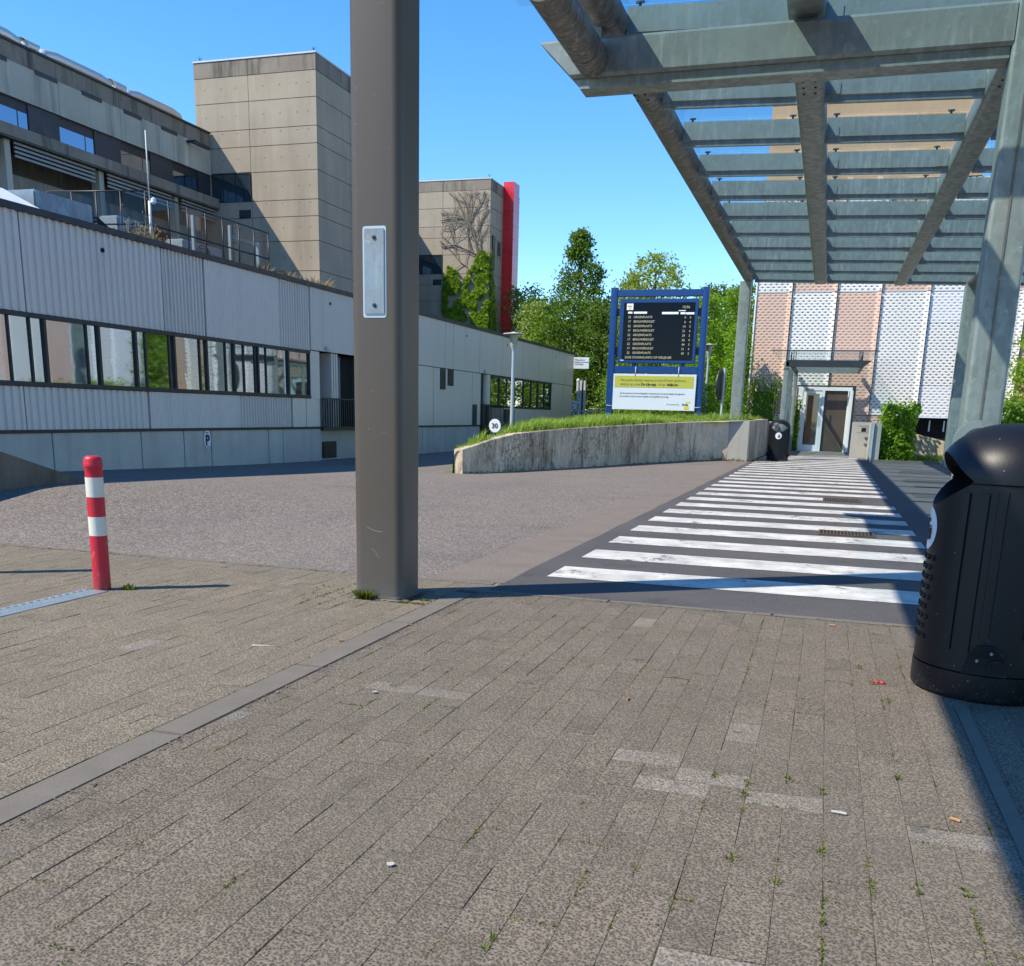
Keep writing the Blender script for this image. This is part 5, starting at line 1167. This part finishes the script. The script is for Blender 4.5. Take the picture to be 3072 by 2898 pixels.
for i, (a, c) in enumerate(zip(seams, seams[1:])):
    z0 = 1.95 if i < 4 else 1.95
    door = -1.75 < c and a < 1.2
    zz = 1.95
    if i == 4:
        foldpanel(a, c, 6.55, 8.05, 'mesh_grey'); foldpanel(a, c, 3.5, 6.53, 'mesh_white'); foldpanel(a, c, 1.95, 3.48, 'mesh_grey')
    elif i in (1, 2):
        foldpanel(a, c, 3.42, 8.05, cols[i])
    else: foldpanel(a, c, zz, 8.05, cols[i])
    up = 'mesh_white' if i % 2 == 0 else 'mesh_peach'
    foldpanel(a, c, 8.12, 13.3, up)
    MB().box(a, YF - .02, 8.06, c, YF + .2, 8.11).build('joint_rail', 'white_dull', mb)
    if i == 0: foldpanel(a, c, .5, 1.9, 'mesh_white')
    if i == 1: foldpanel(a, -1.72, -.05, 3.4, 'mesh_peach')
    if i == 2: foldpanel(1.22, c, 1.95, 3.4, 'mesh_peach'); foldpanel(1.22, c, 0.5, 1.9, 'mesh_peach')
    if i == 3: foldpanel(a, c, .5, 1.9, 'mesh_peach')
MB().box(4.3, YF + .5, -.1, 28.4, YF + .6, 1.9).build('dark_undercroft', 'black', mb)
for x in (5.0, 5.7, 8.2, 10.8, 13.2): MB().box(x, YF + .42, 1.2, x + .07, YF + .47, 1.75).build('light_slit', 'white', mb)
MB().box(4.3, YF - .03, 1.88, 28.4, YF + .2, 1.945).build('bottom_rail', 'sign_white', mb)
MB().box(-4.30, YF - .06, -.1, -4.225, YF + .3, 13.4).build('corner_trim', 'white', mb)
MB().box(-4.2, YF + .05, 13.36, 6.0, YF + 12, 19.5).build('upper_storey', 'peach', mb); MB().box(-4.25, YF + .0, 19.5, 6.05, YF + 12, 19.62).build('coping', 'white_dull', mb)
for z in (15.2, 17.0): MB().box(-4.2, YF + .03, z, 6.0, YF + .049, z + .03).build('joint_line', 'conc_wedge', mb)
# entrance doors
dr = thing('entrance_door', 'white framed double door, glazed left leaf and dark brown right leaf', 'door', (-.3, YF - .05, 0))
YD = YF - .05
f = MB(); f.box(-1.70, YD, -.02, -1.42, YD + .2, 3.33); f.box(-1.42, YD, 3.15, 1.06, YD + .2, 3.33); f.box(.86, YD, -.02, 1.06, YD + .2, 3.15); f.box(-.42, YD, 0, -.30, YD + .2, 3.15); f.build('frame', 'white', dr)
l = MB(); l.box(-1.42, YD + .03, 0, -1.22, YD + .12, 3.14); l.box(-.56, YD + .03, 0, -.43, YD + .12, 3.14); l.box(-1.22, YD + .03, 2.98, -.56, YD + .12, 3.14); l.box(-1.22, YD + .03, 0, -.56, YD + .12, .33); lo = l.build('glazed_leaf', 'white', dr)
MB().box(-1.21, YD + .07, .34, -.57, YD + .09, 2.97).build('glass', 'dglass', lo); MB().box(-1.15, YD + .055, .4, -.85, YD + .066, 2.9).build('orange_reflection_panel', 'orange_refl', lo)  # orange reflection in the door glass, painted as a thin panel
MB().tube([(-.50, YD + .02, 1.35), (-.50, YD - .05, 1.38), (-.50, YD - .05, 1.78), (-.50, YD + .02, 1.81)], .015, 6).build('handle', 'galv', lo)
MB().box(-.28, YD + .1, .03, .85, YD + .16, 3.14).build('brown_leaf', 'brown_door', dr)
MB().loops([[(.90, YD - .01, .02), (.98, YD - .01, .02), (1.10, YD - .75, .02), (1.02, YD - .75, .02)], [(.90, YD - .01, 3.14), (.98, YD - .01, 3.14), (1.10, YD - .75, 3.14), (1.02, YD - .75, 3.14)]], sm=False).build('open_leaf', 'white', dr)
MB().box(-1.3, YD - .08, 3.16, -.9, YD - .001, 3.24).build('door_closer', 'galv', dr)
# entrance floor
b = MB(); b.quad((-2.3, 46.9, .003), (1.9, 46.9, .003), (1.9, YF + .2, .003), (-2.3, YF + .2, .003)); tag(b.build('entrance_paving', 'conc_clean'), kind='structure')
b = MB()
for k in range(14): y = 47.4 + k * .56; b.quad((-1.9, y, .008), (1.5, y, .008), (1.5, y + .2, .008), (-1.9, y + .2, .008))
tag(b.build('entrance_joints', 'asphalt_old'), kind='structure')
# entrance canopy
ec = thing('entrance_canopy', 'small steel entrance canopy with flat glass roof before the white door', 'canopy', (-2, 48, 0))
MB().rrect('z', -.05, 4.2, -2.18, -1.94, 48.0, 48.24, .03, 3).build('column', 'galv', ec); MB().rrect('z', -.05, 4.0, -1.94, -1.74, 54.6, 54.85, .03, 3).build('column', 'galv', ec)
for k in range(3): MB().rrect('z', -.05, 4.0, -2.06, -1.90, 49.6 + 1.6 * k, 49.76 + 1.6 * k, .02, 2).build('column', 'galv', ec)
b = MB(); b.loops([[(-2.1, y, z) for y, z in ((48, 4.28), (48.3, 4.28), (48.3, 3.98), (48, 3.98))], [(1.62 - .35 * (z < 4.1), y, z) for y, z in ((48, 4.28), (48.3, 4.28), (48.3, 3.98), (48, 3.98))]], sm=False); b.build('front_beam', 'dark_panel', ec)
for y in (50.2, 52.4, 54.5): MB().box(-1.95, y, 4.0, 1.3, y + .12, 4.25).build('cross_beam', 'galv', ec)
MB().tube([(-1.9, 48.3, 4.12), (-1.9, 55.2, 4.12)], .1, 10).build('side_tube', 'galv_tube', ec); MB().tube([(1.25, 48.3, 4.12), (1.25, 55.2, 4.12)], .1, 10).build('side_tube', 'galv_tube', ec)
b = MB(); b.box(-2.75, 47.6, 4.66, 1.86, 55.2, 4.69); b.build('glass_roof', 'clear_glass', ec); MB().box(-2.75, 47.57, 4.655, 1.86, 47.6, 4.695).build('glass_edge', 'dark_frame', ec)
for x in (-1.9, 1.2):
    for y in (48.2, 51, 54): MB().tube([(x, y, 4.28), (x, y, 4.65)], .03, 6).build('stud', 'dark_frame', ec)
b = MB(); b.quad((-1.96, 48.3, .3), (-1.96, 54.5, .3), (-1.96, 54.5, 3.9), (-1.96, 48.3, 3.9)); b.build('side_glass', 'roof_glass', ec)

# concrete block right of the door with letter slot, pale post, ivy hedge
cb = thing('concrete_pier', 'pale concrete pier with metal bracket right of the entrance door', 'pier', (1.5, 44, 0))
MB().box(1.76, 43.2, -.1, 2.12, 46.9, 1.56).build('front_block', 'conc_clean', cb, bevel=.015); MB().box(1.05, 46.91, -.1, 2.4, 47.3, 1.58).build('back_block', 'conc_clean', cb, bevel=.015)
b = MB()
for z in (1.38, 1.10): b.box(1.25, 46.6, z, 1.7, 46.65, z + .06)
b.box(1.68, 46.6, 1.1, 1.74, 46.65, 1.44); b.build('bracket', 'galv_plate', cb); MB().box(1.45, 46.895, 1.17, 1.64, 46.91, 1.34).build('opening', 'black', cb)
MB().box(1.76, 43.1, 0, 1.82, 43.19, 1.6).build('edge_plate', 'lampgrey', cb)
def leafbox(name, label, cat, x0, x1, y0, y1, z0, z1, n, s0, s1, mat, stemn=4, group=None):
    t = thing(name, label, cat, ((x0 + x1) / 2, (y0 + y1) / 2, z0), group); b = MB(); c = Vector(((x0 + x1) / 2, (y0 + y1) / 2, (z0 + z1) / 2)); e = Vector(((x1 - x0) / 2, (y1 - y0) / 2, (z1 - z0) / 2))
    for k in range(n):
        p = Vector((U(-1, 1), U(-1, 1), U(-1, 1))); ax = random.choice([0, 1, 1, 2]); p[ax] = (1 if R() < .5 else -1) * U(.72, 1.0 + (.22 if R() < .25 else 0)); 
        if ax == 1 and R() < .7: p[1] = -abs(p[1])
        nz = 1 + .26 * noise.noise(Vector((p.x * 1.7 + x0, p.y * 2, p.z * 1.7 + z1))); q = c + Vector((p.x * e.x * nz, p.y * e.y * nz, p.z * e.z * nz))
        s_ = U(s0, s1); u = Vector((U(-1, 1), U(-1, 1), U(-1, 1))).normalized(); v = u.cross(Vector((U(-1, 1), U(-1, 1), U(-1, 1)))).normalized()
        b.poly([q - u * s_, q - v * s_ * .7 - u * s_ * .2, q + u * s_ * 1.1, q + v * s_ * .7 - u * s_ * .2])
    b.build('foliage', mat, t, weld=False, leaf=True); b = MB()
    for k in range(stemn): x = U(x0 + .1, x1 - .1); b.tube([(x, (y0 + y1) / 2, z0), (x + U(-.1, .1), (y0 + y1) / 2 + U(-.1, .1), z1 - .2)], .025, 5)
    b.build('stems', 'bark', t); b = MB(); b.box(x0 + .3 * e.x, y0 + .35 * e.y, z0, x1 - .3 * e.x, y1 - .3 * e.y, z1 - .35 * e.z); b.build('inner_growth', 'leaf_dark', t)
    return t
leafbox('ivy_hedge', 'block of bright ivy leaves right of the concrete pier', 'hedge', 2.2, 3.42, 43.6, 45.6, 0, 2.25, 5200, .04, .09, 'ivy')
leafbox('ivy_hedge', 'hedge of ivy seen right of the near canopy column', 'hedge', 6.0, 12.0, 43.6, 45.2, .6, 2.5, 6000, .05, .1, 'ivy')
leafbox('climbing_plant', 'leafy climber on the mesh left of the entrance canopy', 'climber', -4.1, -2.7, 54.7, 55.2, .3, 3.6, 900, .04, .09, 'leaf_bright', 8)
leafbox('climbing_plant', 'narrow ivy strip left of the white entrance door', 'climber', -1.75, -1.45, 54.9, 55.25, 0, 2.6, 420, .04, .08, 'ivy', 3)
pw = thing('parapet_wall', 'mossy concrete parapet sloping down beside the dark undercroft', 'wall', (4, 46, 0))
b = MB(); b.loops([[(3.5, 46.2, -.2), (3.5, 46.5, -.2), (3.5, 46.5, 1.2), (3.5, 46.2, 1.2)], [(9.0, 46.2, -.2), (9.0, 46.5, -.2), (9.0, 46.5, -.1), (9.0, 46.2, -.1)]], sm=False); b.build('sloping_wall', 'conc_wall', pw)
b = MB()
for k in range(900): x = 3.5 + U(0, 4); tuft(b, x, 45.4 + U(0, .7), 0, 3, U(.1, .35), .02, .1)
tag(b.build('verge_grass', 'grass', weld=False, leaf=True), 'grass verge in front of the mossy parapet', 'grass', kind='stuff')
b = MB(); b.box(1.9, 43.0, -.1, 30, 43.25, .10); tag(b.build('verge_kerb', 'edging'), kind='structure')
b = MB(); b.quad((1.9, 43.26, .09), (30, 43.26, .09), (30, 46.2, .09), (1.9, 46.2, .09)); tag(b.build('verge_soil', 'soil'), kind='structure')
# worn bars and patches on the right of the crossing
b = MB()
for (x0, x1, y0, y1) in ((2.5, 5.6, 35.2, 36.4), (2.2, 5.8, 29.0, 30.3), (2.0, 7.5, 23.2, 24.6), (1.9, 6.5, 17.5, 18.6)):
    P = []; 
    for k in range(9): x = x0 + (x1 - x0) * k / 8; P.append((x, y0 + U(-.15, .15)))
    Q = [(p[0], y1 + U(-.15, .15)) for p in P]
    for k in range(8): b.quad((P[k][0], P[k][1], .006), (P[k + 1][0], P[k + 1][1], .006), (Q[k + 1][0], Q[k + 1][1], .006), (Q[k][0], Q[k][1], .006))
tag(b.build('asphalt_patches', 'asphalt'), kind='structure')
b = MB()
for k in range(5): b.box(2.3, 34.0 - 3.4 * k, .003, 6.5, 34.03 - 3.4 * k + .08, .018)
tag(b.build('asphalt_ridges', 'asphalt_old'), kind='structure')

# ------------------------------------------------------------------ trees
def tree(x, y, zb, h, rx, mat, label, shape='round', n=3000, ls=.22, trunk=None, gaps=0.0, cb=.15, lean=0.0, limbs=9, name='tree', group='trees beyond the bank'):
    t = thing(name, label, 'tree', (x, y, zb), group); tk = MB(); sd = R() * 100
    r0 = trunk or h * .018
    tk.tube([(x, y, zb - .3), (x + lean * .3, y, zb + h * .4), (x + lean, y, zb + h * .93)], [r0, r0 * .7, r0 * .15], 8)
    def rad_at(f):      # crown radius by height fraction
        if shape == 'cone': return rx * (1 - f) ** .75 * (1 - .15 * math.sin(f * 30)) + .12
        if shape == 'oval': return rx * math.sqrt(max(0, 1 - (2 * f - 1) ** 2)) + .05
        if shape == 'column': return rx * (1 - .6 * f ** 3)
        return rx * math.sqrt(max(0, 1 - (1.7 * f - .75) ** 2)) + .05
    tips = []
    z0 = zb + h * cb
    for k in range(limbs * 3):
        f = (k + .5) / (limbs * 3); a = k * 2.4 + sd; zz = z0 + (h * (1 - cb)) * f; rr = rad_at(f) * U(.55, .95); 
        e = Vector((x + lean * f + rr * math.cos(a), y + rr * math.sin(a), zz + rr * (.25 if shape != 'cone' else -.05)))
        tk.tube([(x + lean * f * .8, y, zz - rr * .35), tuple((Vector((x, y, zz)) * .5 + e * .5)), tuple(e)], [r0 * .35 * (1 - f * .6), r0 * .2 * (1 - f * .5), .01], 4); tips.append((e, f))
    tk.build('trunk', 'bark', t)
    b = MB(); k = 0; clusters = []
    for _ in range(int(n / 26)):
        f = R() ** .9; a = U(0, 6.283); rr = rad_at(f) * (R() ** .4); nn = 1 + .35 * noise.noise(Vector((math.cos(a) * 1.5 + sd, math.sin(a) * 1.5, f * 5)))
        c = Vector((x + lean * f + rr * nn * math.cos(a), y + rr * nn * math.sin(a), z0 + h * (1 - cb) * f))
        if gaps and noise.noise(c * .55 + Vector((sd, 0, 0))) < gaps - .5: continue
        clusters.append((c, f))
    for c, f in clusters + tips:
        sp = ls * (2.4 if shape != 'cone' else 2.0) * (1 - .35 * f)
        for _ in range(26):
            q = c + Vector((random.gauss(0, sp), random.gauss(0, sp), random.gauss(0, sp * .7)))
            s_ = ls * U(.45, 1.0); u = Vector((U(-1, 1), U(-1, 1), U(-1, .6))).normalized(); v = u.cross(Vector((U(-1, 1), U(-1, 1), U(-1, 1)))).normalized()
            b.poly([q - u * s_, q - v * s_ * .55, q + u * s_, q + v * s_ * .55])
    b.build('crown', mat, t, weld=False, leaf=True); return t
tree(-18.0, 72, 0, 14.2, 3.9, 'leaf_dark', 'tall dark pointed tree left of the departure board', 'cone', 13000, .17, gaps=.22, cb=.2, limbs=16)
tree(-12.2, 70, 0, 12.2, 2.4, 'leaf_yel', 'loose yellow green tree above the departure board', 'oval', 6500, .15, gaps=.22, cb=.4)
tree(-14.0, 71, 0, 10.8, 1.7, 'leaf_yel', 'smaller pale tree between the pointed tree and the board top', 'oval', 4500, .14, gaps=.2, cb=.4)
tree(-22.7, 74, 0, 10.6, 2.4, 'leaf_blue', 'grey green tree right behind the red shaft', 'column', 5200, .17, cb=.1)
tree(-21.0, 71, 0, 9.3, 2.1, 'leaf_blue', 'grey green tree beside the tall pointed tree', 'column', 5200, .17, cb=.1)
tree(-25.4, 84, 0, 11.0, 2.3, 'leaf_blue', 'grey green tree partly hidden by the red shaft', 'column', 3600, .18, cb=.1)
tree(-19.6, 69, 0, 8.2, 2.3, 'leaf_mid', 'mid green tree low behind the flat roof', 'round', 6500, .17, cb=.02)
tree(-17.2, 67, 0, 9.0, 2.2, 'leaf_dark', 'dark tree behind the far corner of the low building', 'round', 7500, .15, cb=.02)
tree(-14.8, 66, 0, 8.6, 2.1, 'leaf_dark', 'dark dense tree just left of the board', 'round', 7500, .15, cb=.0)
tree(-12.6, 65, 0, 7.6, 1.9, 'leaf_mid', 'green tree behind the left half of the board', 'round', 5200, .15, cb=.0)
tree(-10.6, 63, 0, 7.6, 1.8, 'leaf_dark', 'dark tree behind the middle of the board', 'round', 4200, .15, cb=.0)
tree(-8.8, 62, 0, 7.4, 1.7, 'leaf_mid', 'leafy tree behind the right half of the board', 'round', 5200, .14, cb=.0)
tree(-7.6, 66, 0, 9.7, 1.7, 'leaf_dark', 'dark tree top right of the board', 'column', 5200, .15, cb=.05)
tree(-6.0, 68, 0, 9.9, 1.8, 'leaf_dark', 'dark tree beside the far canopy column', 'column', 5200, .15, cb=.05)
tree(-7.0, 56, .8, 7.2, 1.5, 'leaf_bright', 'bright green shrub tree between the board and the round sign', 'column', 8500, .11, cb=.0)
tree(-5.6, 58, .8, 7.6, 1.5, 'leaf_bright', 'bright green shrub tree behind the round sign', 'column', 8500, .11, cb=.0)
tree(-4.9, 54, .8, 5.6, .9, 'leaf_bright', 'slim bright shrub against the corner of the mesh building', 'column', 3600, .10, cb=.0)
for (x, y, h, lab) in ((-11.0, 55, 2.6, 'low dark bush behind the left post of the board'), (-9.2, 53, 2.3, 'low bush below the white panel'), (-7.6, 52, 2.5, 'low bush right of the panel centre'), (-6.2, 51, 2.4, 'low bush below the right post of the board'), (-12.4, 60.5, 3.4, 'rounded bush left of the board behind the shelter')):
    tree(x, y, .8, h, 1.2, 'leaf_mid', lab, 'round', 3000, .10, cb=.0, name='bush', group='bushes on the bank', limbs=3)
tree(9.3, 52.5, 0, 6.6, 1.15, 'leaf_mid', 'green tree standing right of the view by the ivy hedge', 'oval', 6500, .12, cb=.12)
tree(10.9, 53.4, 0, 6.2, 1.1, 'leaf_mid', 'second green tree farther right by the hedge', 'oval', 5000, .12, cb=.12)
for k, (x, y, h) in enumerate(((-30, 92, 13), (-26, 96, 12), (-21, 95, 12.5), (-16, 94, 12), (-12, 92, 11), (-8, 88, 10.5))):
    tree(x, y, 0, h * .86, 3.0, 'leaf_mid', 'distant leafy tree in the back row behind the nearer crowns', 'round', 3200, .26, cb=.0, group='far back row of trees', limbs=5)

for o in bpy.data.objects:
    if '_o' in o: del o['_o']
